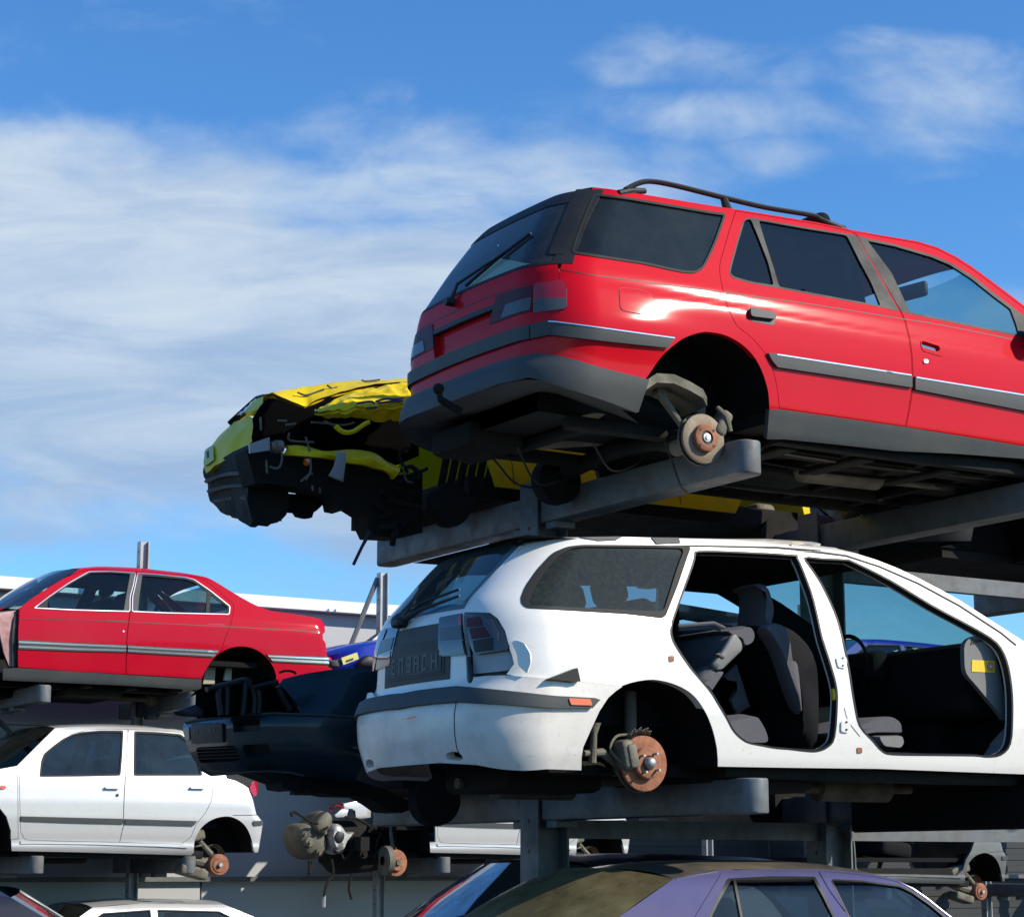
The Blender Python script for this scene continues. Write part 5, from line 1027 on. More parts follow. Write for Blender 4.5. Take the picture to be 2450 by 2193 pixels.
# ================================================================ VIOLET SALOON in the foreground
car = Car('violet_saloon_car', 'violet saloon car with a dusty rear window on the ground under the white estate', 'car', 7.72, 1.62,
    g=[(.1, .1), (.25, .04), (.5, 0), (.8, .01), (.95, .04), (1.40, .21), (1.44, .24), (1.47, .30), (1.50, .48)], x0=[(.1, 4.0), (.5, 3.9), (.9, 3.95), (1.6, 4.0)], x1=[(.1, 8.3), (.5, 8.4), (.9, 8.2), (1.6, 8.2)], r0=.3, r1=.3, bow0=.1, bow1=.12, bs=.04, base=0.)
violet = car; yc = car.Yc
rf = L(330, 652, 430, 628, 560, 614, 760, 608, 1040, 611, 1180, 620, 1320, 637, 1420, 660, 1490, 695, 1560, 742, 1640, 805, 1700, 850)
wr = rnd(L(608, 658, 800, 649, 1010, 650, 1060, 745, 1122, 870, 480, 890, 540, 770), 4); wf = rnd(L(1100, 661, 1250, 668, 1430, 692, 1490, 722, 1580, 785, 1680, 870, 1700, 900, 1210, 890), 4)
dRp = L(562, 624, 760, 617, 1030, 620, 1090, 720, 1150, 800, 1215, 860)+car.wp(6.72, 1.0, 6.72, .3, 5.9, .3, 5.62, .62, 5.45, 1.0)+L(430, 842)
dFp = L(1038, 620, 1180, 629, 1320, 646, 1415, 668, 1480, 700, 1560, 752, 1650, 826)+car.wp(7.55, 1.0, 7.58, .7, 7.5, .3, 6.75, .3, 6.75, 1.0)+L(1222, 860, 1155, 798, 1096, 718)
body = rf+car.wp(7.75, .98, 8.2, .85, 8.3, .5, 8.2, .28, 8.05, .28, 7.98, .5, 7.85, .62, 7.65, .62, 7.52, .5, 7.45, .28, 5.55, .28, 5.48, .5, 5.35, .62, 5.15, .62, 5.02, .5, 4.95, .28, 4.1, .28, 3.98, .5, 4.02, .9, 4.6, .98, 5.05, 1.03)+L(66, 836)
car.panel('body', body, PURPLE, holes=[offs(dRp, 1.2), offs(dFp, 1.2)], thick=.03, far='join', step=12)
wq = L(608, 658, 620, 660, 662, 880, 490, 885, 545, 770); wm = L(630, 658, 1008, 653, 1058, 745, 1118, 868, 672, 884)
for poly, wins, lab in ((dRp, (wq, wm), 'violet rear door'), (dFp, (wf,), 'violet front door')):
    fr = rnd(L(590, 652, 800, 641, 1018, 643, 1070, 745, 1135, 880, 470, 895, 530, 770), 5) if len(wins) == 2 else offs(wf, 3)
    d = car.panel('door', poly, PURPLE, holes=[fr], thick=.03, far=True, step=12, label=lab); df = car.lastfar
    for w_ in wins: car.panel('window', w_, TINT, off=-.008, thick=0, parent=d, far=df, step=12)
    car.panel('window_frame', fr, DARKP, off=.001, holes=[offs(w_, -.5) for w_ in wins], parent=d, far=df, step=12)
car.panel('bright_line', strip(L(1420, 668, 1490, 700, 1560, 748, 1640, 812, 1700, 858), 2.), CHROME, off=.004, thick=.005)
car.panel('gutter_line', strip(L(340, 656, 440, 634, 540, 620), 2.0), CHROME, off=.004, thick=.005)
ROOFK = pmat('dusty_violet_roof', (.05, .045, .055), .35, coat=.5, coatr=.2, var=.1, dirt=(.17, .14, .075), dirtamt=.75, dscale=2.2, spotty=.46)
car.cross('roof', car.near(rf[:8]), ROOFK, crown=.045, pw=2.6)
car.cross('rear_window', car.near(L(330, 652, 240, 710, 150, 772, 66, 836)+car.wp(5.1, 1.05)), KHAKI, crown=.05, bulge=-.14, pw=2.4)
car.cross('windscreen', car.near(rf[7:]+car.wp(7.75, .98)), TINT, crown=.02, bulge=.15); car.cross('boot_lid', car.near(car.wp(5.05, 1.03, 4.6, .98, 4.02, .9)), PURPLE, crown=.03, bulge=-.08); car.cross('bonnet', car.near(car.wp(7.75, .98, 8.2, .85)), PURPLE, crown=.03, bulge=.1)
b = MB(); b.box((6.3, yc, .3), (3.6, 1.3, .2)); b.build('underbody', UNDER, car.root)
for u in (5.25, 7.75):
    for y, sg in ((7.76, 1), (2*yc-7.76, -1)):
        b = MB(); b.lathe((u, y, .30), [(.19, .01*sg), (.20, 0), (.28, .0), (.30, .03*sg), (.30, .17*sg), (.27, .19*sg)], 32, 'y'); o = b.build('wheel', RUBBER, car.root, auto=40)
        b = MB(); b.lathe((u, y, .30), [(0, .02*sg), (.05, .015*sg), (.06, .03*sg), (.17, .02*sg), (.192, .006*sg), (.192, .02*sg)], 32, 'y'); b.build('rim', ALU, o, auto=40)
for yy in (-.36, .36): seat(car.root, 6.6, yc+yy, .42, mat=INTER, h=.5)
b = MB(); b.rbox((5.85, yc, .72), (.16, 1.3, .5), .06, 0, rotY(-.3)); b.build('rear_seat', INTER, car.root, auto=60)
# ================================================================ YELLOW WRECK (upper level, far row), nose to the left
YG = 9.92
car = Car('yellow_wrecked_car', 'bright yellow crashed car with a crumpled bonnet behind the red estate', 'car', YG, 1.60,
    g=[(3.3, .1), (3.55, .02), (3.7, 0), (3.9, .01), (4.0, .03), (4.12, .07), (4.4, .16), (4.72, .25), (4.8, .4)], x0=[(3.2, 5.0), (3.45, 4.80), (3.60, 4.70), (3.75, 4.69), (3.9, 4.74), (4.05, 4.86), (4.3, 5.1)], x1=[(3.2, 8.5), (3.7, 8.6), (4.2, 8.5), (4.8, 8.2)], r0=.42, r1=.3, bow0=.12, bow1=.1, bs=.03, base=3.53)
yellow = car; yc = car.Yc
def wave(amp, sc, seed, ax=1, push=0.):
    from mathutils import noise as mn
    def f(V):
        V = np.array(V)
        for i in range(len(V)):
            p = Vector(V[i]*sc)+Vector((seed, seed*2, 0)); r = 1-abs(mn.noise(p))*2.2; V[i, ax] += amp*(r+.5*mn.noise(p*2.3))+push
        return V
    return f
# front fascia wraps round the nose; torn off at the near corner
fas = Ef(75, 482, 110, 430, 150, 380, 192, 342, 235, 330, 300, 312, 345, 292, 395, 330, 408, 372, 385, 420, 345, 450, 330, 500, 250, 535, 130, 592, 78, 640, 62, 600, 62, 540)
car.panel('front_bumper', fas, YELLOW, thick=.03, step=7, extra=wave(.012, 5., 2., 0), label='yellow front bumper skin, torn off at the near corner')
pl = car.panel('number_plate', Ef(76, 500, 128, 470, 132, 560, 80, 598), PLATEY, off=.004, thick=.006, step=8)
car.panel('plate_mark', Ef(90, 512, 104, 504, 106, 545, 94, 552), BLACK, off=.0055, thick=.001, step=8, parent=pl)
car.panel('headlamp', rnd(Ef(200, 312, 222, 282, 268, 246, 330, 215, 400, 192, 372, 225, 330, 272, 270, 302, 215, 322), 4), DARKLENS, off=.012, thick=.04, step=7)
car.panel('headlamp_rim', Ef(196, 312, 240, 262, 330, 200, 440, 172, 480, 172, 478, 182, 400, 190, 330, 213, 266, 245, 220, 282), BLACK, off=.016, thick=.03, step=7)
car.panel('lamp_surround', Ef(330, 285, 372, 232, 400, 205, 440, 192, 490, 190, 470, 222, 420, 262, 370, 285), YELLOW, off=.02, thick=.03, step=7)
# bonnet: two buckled halves across the car
def sheet(name, rowsN, mat, amp, seed, parent=None, k=10, n=26, th=.02, sc=6., label=None):
    """crumpled sheet lofted between 3D polylines"""
    from mathutils import noise as mn
    R = [np.array(spl(r, k)) for r in rowsN]; m = min(len(r) for r in R); R = np.array([r[:m] for r in R])
    ts = np.linspace(0, len(R)-1, n); G3 = []
    for t in ts:
        i = min(int(t), len(R)-2); f = t-i; G3.append(R[i]*(1-f)+R[i+1]*f)
    G3 = np.array(G3)
    for i in range(G3.shape[0]):
        for j in range(G3.shape[1]):
            p = Vector(G3[i, j]*sc)+Vector((seed, 0, seed)); r = 1-abs(mn.noise(p))*2; G3[i, j, 2] += amp*(r-.4)+amp*.5*mn.noise(p*2.7); G3[i, j, 1] -= amp*.5*r
    b = MB(); b.grid(G3); lo = G3.copy(); lo[:, :, 2] -= th; b.grid(lo)
    o = b.build(name, mat, parent or car.root, auto=28)
    if label: o['label'] = label
    return o
near = [onY(p, YG+.35) for p in Ef(488, 152, 560, 185, 640, 215, 690, 232, 730, 208, 800, 178, 900, 147, 1000, 122, 1100, 104, 1200, 91, 1320, 86)]
mid = [onY(p, YG+.55) for p in Ef(430, 168, 520, 145, 600, 128, 680, 112, 740, 103, 810, 93, 900, 84, 1000, 77, 1110, 72, 1210, 68, 1330, 66)]
farr = [np.array((p[0]+.36*max(0, 1-i/4), 2*yc-YG-.25, p[2]-.03)) for i, p in enumerate(mid)]
far2 = [np.array((p[0]+.46*max(0, 1-i/4), 2*yc+YG*0-YG-.02, p[2]-.12)) for i, p in enumerate(mid)]
sheet('bonnet', [near, mid, farr, far2], YELLOW, .006, 3., label='buckled yellow bonnet with dark creases')
b = MB()
for q in (((640, 150), (700, 165), (800, 130)), ((820, 105), (850, 125), (880, 118)), ((1030, 76), (1060, 82), (1140, 72)), ((660, 160), (720, 175), (760, 160))):
    tubes('paint_crack', GREYP, car.root, [[onY(p, YG+.44) for p in Ef(*[v for xy in q for v in xy])]], .006, 5, 5)
# crumpled near front wing, lit by the sun
w0 = [onY(p, YG+.06) for p in Ef(770, 278, 830, 290, 900, 287, 980, 285, 1050, 298, 1120, 302, 1220, 298, 1300, 296, 1420, 300)]
w1 = [onY(p, YG+.00) for p in Ef(740, 268, 830, 262, 920, 250, 1000, 236, 1080, 238, 1150, 226, 1230, 232, 1300, 214, 1420, 210)]
w2 = [onY(p, YG+.05) for p in Ef(738, 266, 805, 248, 885, 218, 965, 196, 1050, 180, 1130, 164, 1230, 158, 1300, 150, 1420, 140)]
w3 = [onY(p, YG+.22) for p in Ef(748, 264, 795, 238, 855, 200, 935, 168, 1020, 143, 1120, 118, 1225, 100, 1310, 94, 1420, 88)]
sheet('front_wing', [w0, w1, w2, w3], YELLOW, .013, 8., n=44, sc=10., label='sunlit crumpled yellow front wing')
b = MB()
for q in ((1115, 205, 1170, 190, 1240, 190, 1290, 178), (1130, 215, 1200, 205, 1280, 200), (1000, 215, 1080, 205, 1110, 215), (1060, 245, 1120, 240)):
    tubes('paint_crack', GREYP, car.root, [[onY(p, YG-.012) for p in Ef(*q)]], .007, 4, 5, .6)
# wide crease between bonnet and wing, near-black block painted as the engine bay's shade
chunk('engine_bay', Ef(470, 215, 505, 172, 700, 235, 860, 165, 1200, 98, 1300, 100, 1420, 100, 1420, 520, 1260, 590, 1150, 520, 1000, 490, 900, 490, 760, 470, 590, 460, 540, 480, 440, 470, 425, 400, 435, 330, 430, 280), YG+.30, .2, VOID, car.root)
# bumper beam, brackets, hanging bits
rail_ = [(565, 500), (640, 505), (760, 525), (860, 522), (960, 538), (1060, 552), (1150, 588), (1215, 622), (1240, 660)]
up = Ef(570, 472, 640, 472, 722, 480, 790, 503, 860, 505, 950, 494, 1030, 500, 1110, 522, 1190, 566, 1250, 598); lo = Ef(562, 526, 640, 532, 760, 545, 850, 552, 950, 576, 1040, 590, 1110, 606, 1160, 618, 1200, 642, 1232, 672)
P0 = np.array([onY(p, YG+.10) for p in up]); P1 = np.array([onY(p, YG+.04) for p in lo])
G3 = []
for t in np.linspace(0, 1, 7): q = P0*(1-t)+P1*t; q[:, 1] -= .03*math.sin(t*math.pi)+.012*np.sin(np.arange(len(q))*2.1+t*4); G3.append(np.array(spl(q, 4)))
G3 = np.array(G3); b = MB(); b.grid(G3); bk = G3.copy(); bk[:, :, 1] += .03; b.grid(bk); b.grid(np.array([G3[-1], bk[-1]])); b.grid(np.array([G3[0], bk[0]])); b.build('bumper_beam', YELLOW, car.root, auto=40, )
b = MB(); P = [onY(p, YG+.03) for p in Ef(348, 462, 470, 420, 472, 500, 352, 518)]; Q = [p+np.array((.02, .06, .01)) for p in P]; b.add(P+Q, [(3, 2, 1, 0), (4, 5, 6, 7), (0, 1, 5, 4), (1, 2, 6, 5), (2, 3, 7, 6), (3, 0, 4, 7)]); b.build('bumper_bracket', PLATE, car.root, smooth=False)
c0 = onY(Ef(474, 480)[0], YG+.05); c1 = onY(Ef(545, 478)[0], YG+.05); b = MB(); b.tube([c0, c0*.6+c1*.4, c0*.58+c1*.42, c1], [.028, .028, .036, .034], 14); b.build('crash_damper', RUSTD, car.root)
chunk('torn_flap', Ef(886, 502, 940, 516, 932, 600, 920, 692, 870, 672, 832, 655, 862, 600, 876, 550), YG-.02, .012, PLATE, car.root)
b = MB()
for q in ((415, 300, 418, 380), (590, 395, 595, 440, 740, 452), (690, 420, 712, 500, 720, 620, 690, 680), (520, 320, 575, 322), (725, 330, 830, 340, 920, 380, 1000, 385), (800, 320, 860, 345, 940, 345, 985, 330), (450, 560, 455, 640), (540, 480, 545, 560, 520, 610, 470, 600), (660, 690, 700, 655, 730, 640), (570, 345, 630, 340), (730, 715, 733, 745), (775, 730, 778, 760), (1280, 600, 1300, 680, 1340, 700)):
    tubes('hanging_wire', STEELD, car.root, [[onY(p, YG+.02+.04*random.random()) for p in Ef(*q)]], .006)
b = MB(); b.tube(spl([onY(p, YG+.0) for p in Ef(870, 355, 920, 390, 980, 385, 1050, 340, 1075, 330)], 5), .014, 6); b.build('bent_bracket', YELLOW, car.root)
b = MB(); b.tube([onY(p, YG) for p in Ef(685, 572, 705, 574)], .02, 8); b.build('lamp_socket', AMBER, car.root)
# dark underside: radiator tray, undertray, front wheel well, floor
def slab(name, pts, y0, y1, mat, parent=None):
    b = MB(); Pn = [onY(p, y0) for p in pts]; n_ = len(Pn); V = Pn+[np.array((p[0]+(y1-y0)*.0, y1, p[2])) for p in Pn]
    b.add(V, [list(range(n_))[::-1], list(range(n_, 2*n_))]+[(i, (i+1) % n_, n_+(i+1) % n_, n_+i) for i in range(n_)]); return b.build(name, mat, parent or car.root, smooth=False)
slab('radiator_tray', Ef(330, 500, 430, 490, 560, 520, 760, 548, 920, 572, 1100, 605, 1240, 650, 1400, 640, 1400, 1000, 1270, 1030, 1100, 1022, 1072, 962, 1060, 892, 980, 842, 930, 862, 880, 852, 868, 790, 840, 756, 740, 742, 576, 716, 480, 700, 380, 700), YG+.16, YG+.32, UNDER)
qf = Ef(78, 610, 200, 575, 330, 560, 420, 860, 350, 905, 262, 902, 122, 835, 102, 710); qn = Ef(330, 500, 430, 495, 580, 560, 580, 850, 545, 915, 520, 936, 372, 962, 352, 900)
G3 = []
for t in np.linspace(0, 1, 9):
    yy = YG+1.22*(1-t)+.32*t; row = []
    for a_, b_ in zip(qf, qn): row.append(onY((a_[0]*(1-t)+b_[0]*t, a_[1]*(1-t)+b_[1]*t), yy))
    row = [np.array(p_)*(1-.0)+np.array((random.uniform(-.012, .012), 0, random.uniform(-.012, .012))) for p_ in spl(row, 4, True)]
    G3.append(row+[row[0]])
n_ = len(G3[0])-1
b = MB(); b.grid(np.array(G3)); b.add(G3[-1][:-1], [list(range(n_))]); b.add(G3[0][:-1], [list(range(n_))[::-1]]); b.build('lower_grille', UNDER, car.root, auto=70)
for q in ((90, 690, 200, 650, 300, 640), (105, 750, 220, 720, 330, 712), (140, 810, 250, 790, 340, 790)):
    tubes('grille_slat', GREYP, car.root, [[onY(p, YG+1.12-.75*i/2) for i, p in enumerate(Ef(*q))]], .012, 5, 6, 1.6)
chunk('fog_lamp', spl(Ef(400, 640, 470, 630, 485, 690, 430, 720, 395, 690), 3, True), YG+.22, .06, DARKLENS, car.root)
b = MB(); b.tube(spl([onY(p, YG+.5) for p in Ef(470, 830, 570, 822, 640, 828, 700, 838, 745, 805, 780, 768)], 5), [.055]*10+[.075]*6+[.05]*6+[.018]*4, 10); b.build('brake_duct', UNDER, car.root)
b = MB(); b.tube([onY(p, YG+.1) for p in Ef(1080, 996, 1030, 1090, 980, 1195)], [.012, .009, .009], 6); b.build('dangling_cable', BLACK, car.root)
b = MB()
for k in range(9):
    x = random.uniform(1080, 1380); y = random.uniform(620, 1000); q = [onY(Ef(x, y)[0], YG+.12)]
    for j in range(4): q.append(q[-1]+np.array((random.uniform(-.05, .12), random.uniform(-.02, .03), random.uniform(-.06, .05))))
    tubes('chassis_debris', UNDER, car.root, [q], random.uniform(.005, .02), 3)
# doors and flank behind the wing, roof
bodyp = car.wp(5.9, 4.18, 6.3, 4.24, 6.9, 4.62, 7.4, 4.70, 8.0, 4.66, 8.45, 4.3, 8.5, 3.9, 8.45, 3.62, 8.35, 3.62, 8.28, 3.78, 8.1, 3.90, 7.88, 3.84, 7.76, 3.62, 6.05, 3.62, 5.98, 3.8, 5.85, 3.95)
wn_ = car.wp(6.45, 4.27, 6.95, 4.58, 7.3, 4.62, 7.3, 4.27); wn2 = car.wp(7.38, 4.27, 7.38, 4.62, 7.9, 4.58, 8.05, 4.30)
car.panel('body', bodyp, YELLOW, holes=[wn_, wn2], thick=.03, far='join', step=12)
for q in (wn_, wn2): car.panel('window', q, TINT, off=-.008, thick=0, far=True, step=14)
car.panel('door_gap', strip(car.wp(6.15, 4.2, 6.13, 3.9, 6.16, 3.64), 2), BLACK, off=.001, thick=0); car.panel('door_gap', strip(car.wp(7.34, 4.25, 7.34, 3.64), 2), BLACK, off=.001, thick=0)
P = car.near(car.wp(6.3, 4.24, 6.9, 4.62, 7.4, 4.70, 8.0, 4.66, 8.45, 4.3, 8.5, 3.9, 8.45, 3.62)); car.cross('roof', P[1:4], YELLOW, crown=.04); car.cross('windscreen', P[:2], TINT, crown=.02, bulge=-.15); car.cross('tail_panel', P[3:], YELLOW, crown=.0, bulge=.1)
b = MB(); b.box((7.1, yc, 3.62), (2.4, 1.45, .12)); b.build('underbody', UNDER, car.root, smooth=False)
hb = onY(D(345, 880)[0], YG+.15); b = MB(); b.rbox(hb, (.16, .14, .12), .04); b.tube([hb, hb+np.array((.03, .0, -.12)), hb+np.array((-.1, 0, -.22))], [.03, .02, .03], 8); b.rbox(hb+np.array((-.14, 0, -.25)), (.2, .1, .05), .02); b.build('rear_suspension', STEELD, car.root, auto=50)
for u in (5.78, 8.1):
    b = MB(); b.lathe((u, YG+.08, 3.50), [(0, -.03), (.12, -.03), (.125, 0), (.125, .05), (0, .05)], 28, 'y'); b.build('brake_drum', UNDER, car.root)
b = MB(); V = [car.near(car.wp(5.2, 3.9))[0]]
for k in range(7):
    x = 5.72+.06*k; P = [(x, YG+.06, 3.98), (x+.02, YG+.04, 3.85-.01*(k % 3)), (x+.03, YG+.10, 3.70), (x+.02, YG+.12, 3.60+.02*(k % 2))]; b.tube(spl(P, 4), [.03]*5+[.022]*8, 7)
b.build('torn_arch_liner', UNDER, car.root)
# ================================================================ DARK GREEN CAR (lower level, far row), nose to the left
car = Car('dark_green_car', 'dark green car with its lamps and bonnet stripped, nose pointing left beside the white estate', 'car', YG, 1.60,
    g=[(1.8, .1), (1.95, .03), (2.1, .0), (2.3, .0), (2.4, .02), (2.52, .05), (2.6, .1), (3.0, .25)], x0=[(1.8, 4.95), (1.95, 4.78), (2.02, 4.68), (2.12, 4.60), (2.26, 4.58), (2.30, 4.62), (2.4, 4.75), (2.55, 4.85)], x1=[(1.8, 8.5), (2.3, 8.6), (3.0, 8.3)], r0=.45, r1=.3, bow0=.16, bow1=.1, bs=.03, base=1.92)
green = car; yc = car.Yc
bp = M(78, 622, 200, 597, 400, 572, 620, 556, 850, 548, 1200, 560, 1650, 577, 1680, 700, 1600, 900, 1500, 1120, 1200, 1090, 1080, 1072, 960, 1045, 800, 1036, 640, 1040, 400, 1062, 300, 1068, 200, 1004, 130, 900, 90, 800, 60, 690, 62, 650)
plp = M(150, 640, 408, 632, 412, 788, 152, 800); gr = rnd(M(168, 830, 500, 816, 545, 945, 205, 965), 8); fg = rnd(M(552, 812, 780, 800, 815, 915, 600, 935), 10); up_ = M(478, 606, 705, 598, 712, 690, 486, 705)
car.panel('front_bumper', bp, GREEN, holes=[gr, fg, up_], thick=.05, step=7)
pb = car.panel('plate_holder', plp, DARKP, off=.014, thick=.016, step=7)
for q in ((170, 688, 190, 686, 190, 724, 170, 726), (194, 686, 210, 685, 210, 722, 194, 724), (304, 672, 322, 670, 322, 708, 304, 710), (336, 668, 354, 666, 354, 704, 336, 706)): car.panel('screw_hole', M(*q), BLACK, off=.0155, thick=.002, step=6, parent=pb)
for q in (gr, fg, up_): car.panel('grille_back', offs(q, 2), BLACK, off=-.05, thick=0, step=9)
for k in range(4):
    y = 842+28*k; car.panel('grille_slat', M(172+8*k, y, 505+9*k, y-12, 508+9*k, y-4, 174+8*k, y+8), DARKP, off=.0, thick=.03, step=7)
car.panel('bumper_edge', strip(M(82, 628, 200, 603, 400, 578, 620, 562, 850, 554, 1200, 566, 1600, 580), 2.4), GREYP, off=.012, thick=.012, step=7)
car.panel('indicator', rnd(M(76, 665, 118, 655, 124, 770, 96, 780, 78, 720), 5), CLEARLENS, off=.006, thick=.012, step=7)
car.panel('lip', strip(M(205, 1010, 300, 1062, 400, 1056, 640, 1034, 800, 1030, 960, 1040, 1080, 1066), 3), GREYP, off=.006, thick=.012, step=7)
wing = M(870, 300, 900, 258, 1000, 232, 1100, 210, 1300, 180, 1680, 152, 1760, 150)+car.wp(6.3, 2.62, 6.3, 2.0, 5.75, 2.0)+M(1640, 572, 1200, 552, 1050, 545, 1030, 480, 980, 420, 930, 360)
car.panel('front_wing', wing, GREEN, thick=.03, step=8, far=True)
bp2 = car.wp(6.31, 2.62, 6.9, 3.0, 7.4, 3.08, 8.0, 3.04, 8.45, 2.7, 8.5, 2.3, 8.45, 2.0, 8.35, 2.0, 8.2, 2.25, 7.9, 2.25, 7.76, 2.0, 6.31, 2.0)
wn_ = car.wp(6.45, 2.66, 6.95, 2.96, 7.3, 3.0, 7.3, 2.66); wn2 = car.wp(7.38, 2.66, 7.38, 3.0, 7.9, 2.96, 8.05, 2.70)
car.panel('body', bp2, GREEN, holes=[wn_, wn2], thick=.03, far='join', step=12)
for q in (wn_, wn2): car.panel('window', q, TINTL, off=-.008, thick=0, far=True, step=14)
P = car.near(car.wp(6.31, 2.62, 6.9, 3.0, 7.4, 3.08, 8.0, 3.04, 8.45, 2.7, 8.5, 2.3, 8.45, 2.0)); car.cross('roof', P[1:4], GREEN, crown=.03); car.cross('windscreen', P[:2], TINTL, crown=.02, bulge=-.15); car.cross('tail_panel', P[3:], GREEN, bulge=.1, crown=0)
chunk('slam_panel', M(240, 370, 300, 320, 400, 300, 590, 262, 640, 285, 760, 250, 830, 262, 850, 300, 900, 300, 1000, 400, 1040, 545, 850, 550, 400, 568, 250, 580, 235, 480), YG+.30, .16, VOID, car.root)  # near-black block painted as the shade inside the stripped nose
b = MB()
for q in ((260, 345, 420, 308, 580, 268, 620, 290), (600, 270, 640, 330, 760, 300, 850, 285), (370, 330, 360, 400, 380, 560), (425, 320, 430, 420, 425, 560), (580, 280, 575, 400, 560, 560), (640, 330, 660, 440, 650, 550), (690, 350, 700, 460, 690, 548), (850, 320, 900, 420, 960, 520)):
    tubes('radiator_support', DARKP, car.root, [[onY(p, YG+.26) for p in M(*q)]], .016, 4, 7, 1.6)
b = MB(); V = []
from mathutils import noise as mnoise
top = [onY(p, YG+.25) for p in M(255, 350, 340, 318, 430, 300, 560, 268, 600, 300, 640, 300, 720, 275, 800, 255, 850, 290)]
G3 = []
for j, t in enumerate(np.linspace(0, 1, 9)):
    row = []
    for p in spl(top, 4): q = np.array(p); q[1] += t*.3; q[2] += .03*mnoise.noise(Vector(q*9))-.02*t; row.append(q)
    G3.append(row)
b.grid(np.array(G3)); b.build('crumpled_panel', NAVY, car.root, auto=30)
chunk('fallen_trim', M(0, 530, 180, 470, 240, 520, 240, 572, 100, 570, 30, 560), YG+.2, .06, BLACK, car.root)
b = MB(); b.tube(spl([onY(p, YG+.02) for p in M(870, 205, 920, 190, 980, 195, 1010, 215)], 4), .007, 6); b.build('loose_cable', BLACK, car.root)
slab('undertray', M(650, 1045, 900, 1040, 1100, 1075, 1500, 1100, 1800, 1200, 2000, 1300, 2000, 1340, 1900, 1380, 1800, 1370, 1700, 1300, 1600, 1245, 1340, 1240, 1200, 1210, 1140, 1225, 1110, 1180, 1000, 1195, 900, 1180, 885, 1130, 800, 1100), YG+.25, YG+.45, UNDER)
b = MB(); b.box((7.0, yc, 2.02), (3.0, 1.4, .2)); b.build('underbody', UNDER, car.root, smooth=False)
for u in (5.7, 8.05):
    b = MB(); b.lathe((u, YG+.08, 1.86), [(0, -.03), (.14, -.03), (.145, 0), (.145, .06), (0, .06)], 28, 'y'); b.build('brake_drum', UNDER, car.root)
# ================================================================ racks
def nose_beam(rack, X, y0, y1, ztop, w=.15, h=.165, label=None):
    r = w/2; pl = [(X+r*math.cos(a), y0+r+r*math.sin(a)) for a in np.linspace(0, -math.pi, 13)]+[(X+r*math.cos(a), y1-r+r*math.sin(a)) for a in np.linspace(math.pi, 0, 13)]
    b = MB(); n = len(pl); e = .012
    def ring(ins, z): return [(X+(p[0]-X)*(1-ins/r), min(max(p[1], y0+ins), y1-ins), z) for p in pl]
    R = [ring(e, ztop-h), ring(e*.3, ztop-h+e*.3), ring(0, ztop-h+e), ring(0, ztop-e), ring(e*.3, ztop-e*.3), ring(e, ztop)]
    V = [p for q in R for p in q]; Fc = []
    for i in range(len(R)-1):
        for k in range(n): Fc.append((i*n+k, i*n+(k+1) % n, (i+1)*n+(k+1) % n, (i+1)*n+k))
    Fc.append(list(range(n))[::-1]); Fc.append([(len(R)-1)*n+k for k in range(n)])
    b.add(V, [f[::-1] for f in Fc])
    o = b.build('arm', GALV, rack, auto=40)
    if label: o['label'] = label
    for s_ in (-1, 1):
        k = MB(); k.box((X, (y0+y1)/2+s_*.17, ztop-h-.02), (w*.9, .10, .04), bev=.006); k.build('saddle_bracket', GALV, o, auto=40)
def post(rack, X, Y, z1, w=.20, d=.18, z0=0.):
    t = .012; b = MB()
    b.box((X-w/2+t/2, Y, (z0+z1)/2), (t, d, z1-z0)); b.box((X+w/2-t/2, Y, (z0+z1)/2), (t, d, z1-z0)); b.box((X, Y, (z0+z1)/2), (w-2*t, t, z1-z0))
    for z in np.arange(z0+.3, z1-.1, .16): b.lathe((X-w/2-.001, Y, z), [(.012, 0), (0, 0)], 10, 'x', m=1)
    o = b.build('post', [GALV if w > .15 else GALVSUN, BLACK], rack, smooth=False)
    k = MB(); k.box((X, Y, z0+.012), (w+.16, d+.16, .024), bev=.004); k.build('base_plate', GALV, o, smooth=False)
XA, XB = 6.17, 8.17; ZU, ZL = 3.525, 1.908; YN, YFAR, YP = 7.74, 11.52, 9.63
near_rack = empty('storage_rack', (7.17, YP, 0), 'grey steel cantilever rack carrying the red and white estate cars', 'rack')
for x in (XA, XB, 11.3): post(near_rack, x, YP, 3.60)
for x in (XA, XB, 11.3):
    for z in (ZU, ZL): nose_beam(near_rack, x, YN-(.1 if x == XB else 0), YFAR, z)
def rail(rack, a, b_, w, h):
    m = MB(); m.box(((a[0]+b_[0])/2, a[1], a[2]), (b_[0]-a[0], w, h)); m.build('rail', GALV, rack, smooth=False)
for x0_, x1_ in ((XA+.11, XB-.11), (XB+.11, 11.2)):
    for z in (1.70, 3.25): rail(near_rack, (x0_, YP, z), (x1_, YP, z), .06, .10)
# far rack
YN2, YP2, YF2 = 19.2, 20.6, 21.15; ZU2, ZL2 = 3.20, 1.60; GZ2 = -.33
X2 = [6.66, 8.20, 11.08, 12.75, 15.6, 17.2, 20.2, 21.8]
back_rack = empty('storage_rack', (13, YP2, GZ2), 'long back rack under the red saloon, the silver hatchback and the wrecks beyond', 'rack')
for i, x in enumerate(X2):
    post(back_rack, x-.05, YP2, (3.1, 4.88, 4.76, 3.1, 3.1, 4.8, 3.1, 3.1)[i], w=.10, d=.10, z0=GZ2)
    nose_beam(back_rack, x, YN2, YF2, ZU2); nose_beam(back_rack, x, YN2, YF2, ZL2-(.32 if i > 3 else 0))
def brace(a, b_):
    m = MB(); m.tube([a, b_], .028, 6); m.build('diagonal_brace', GALV, back_rack)
brace((6.61, YP2+.03, 3.0), (8.1, YP2+.03, 1.7)); brace((10.98, YP2+.03, 4.70), (10.1, YP2+.03, 2.6))
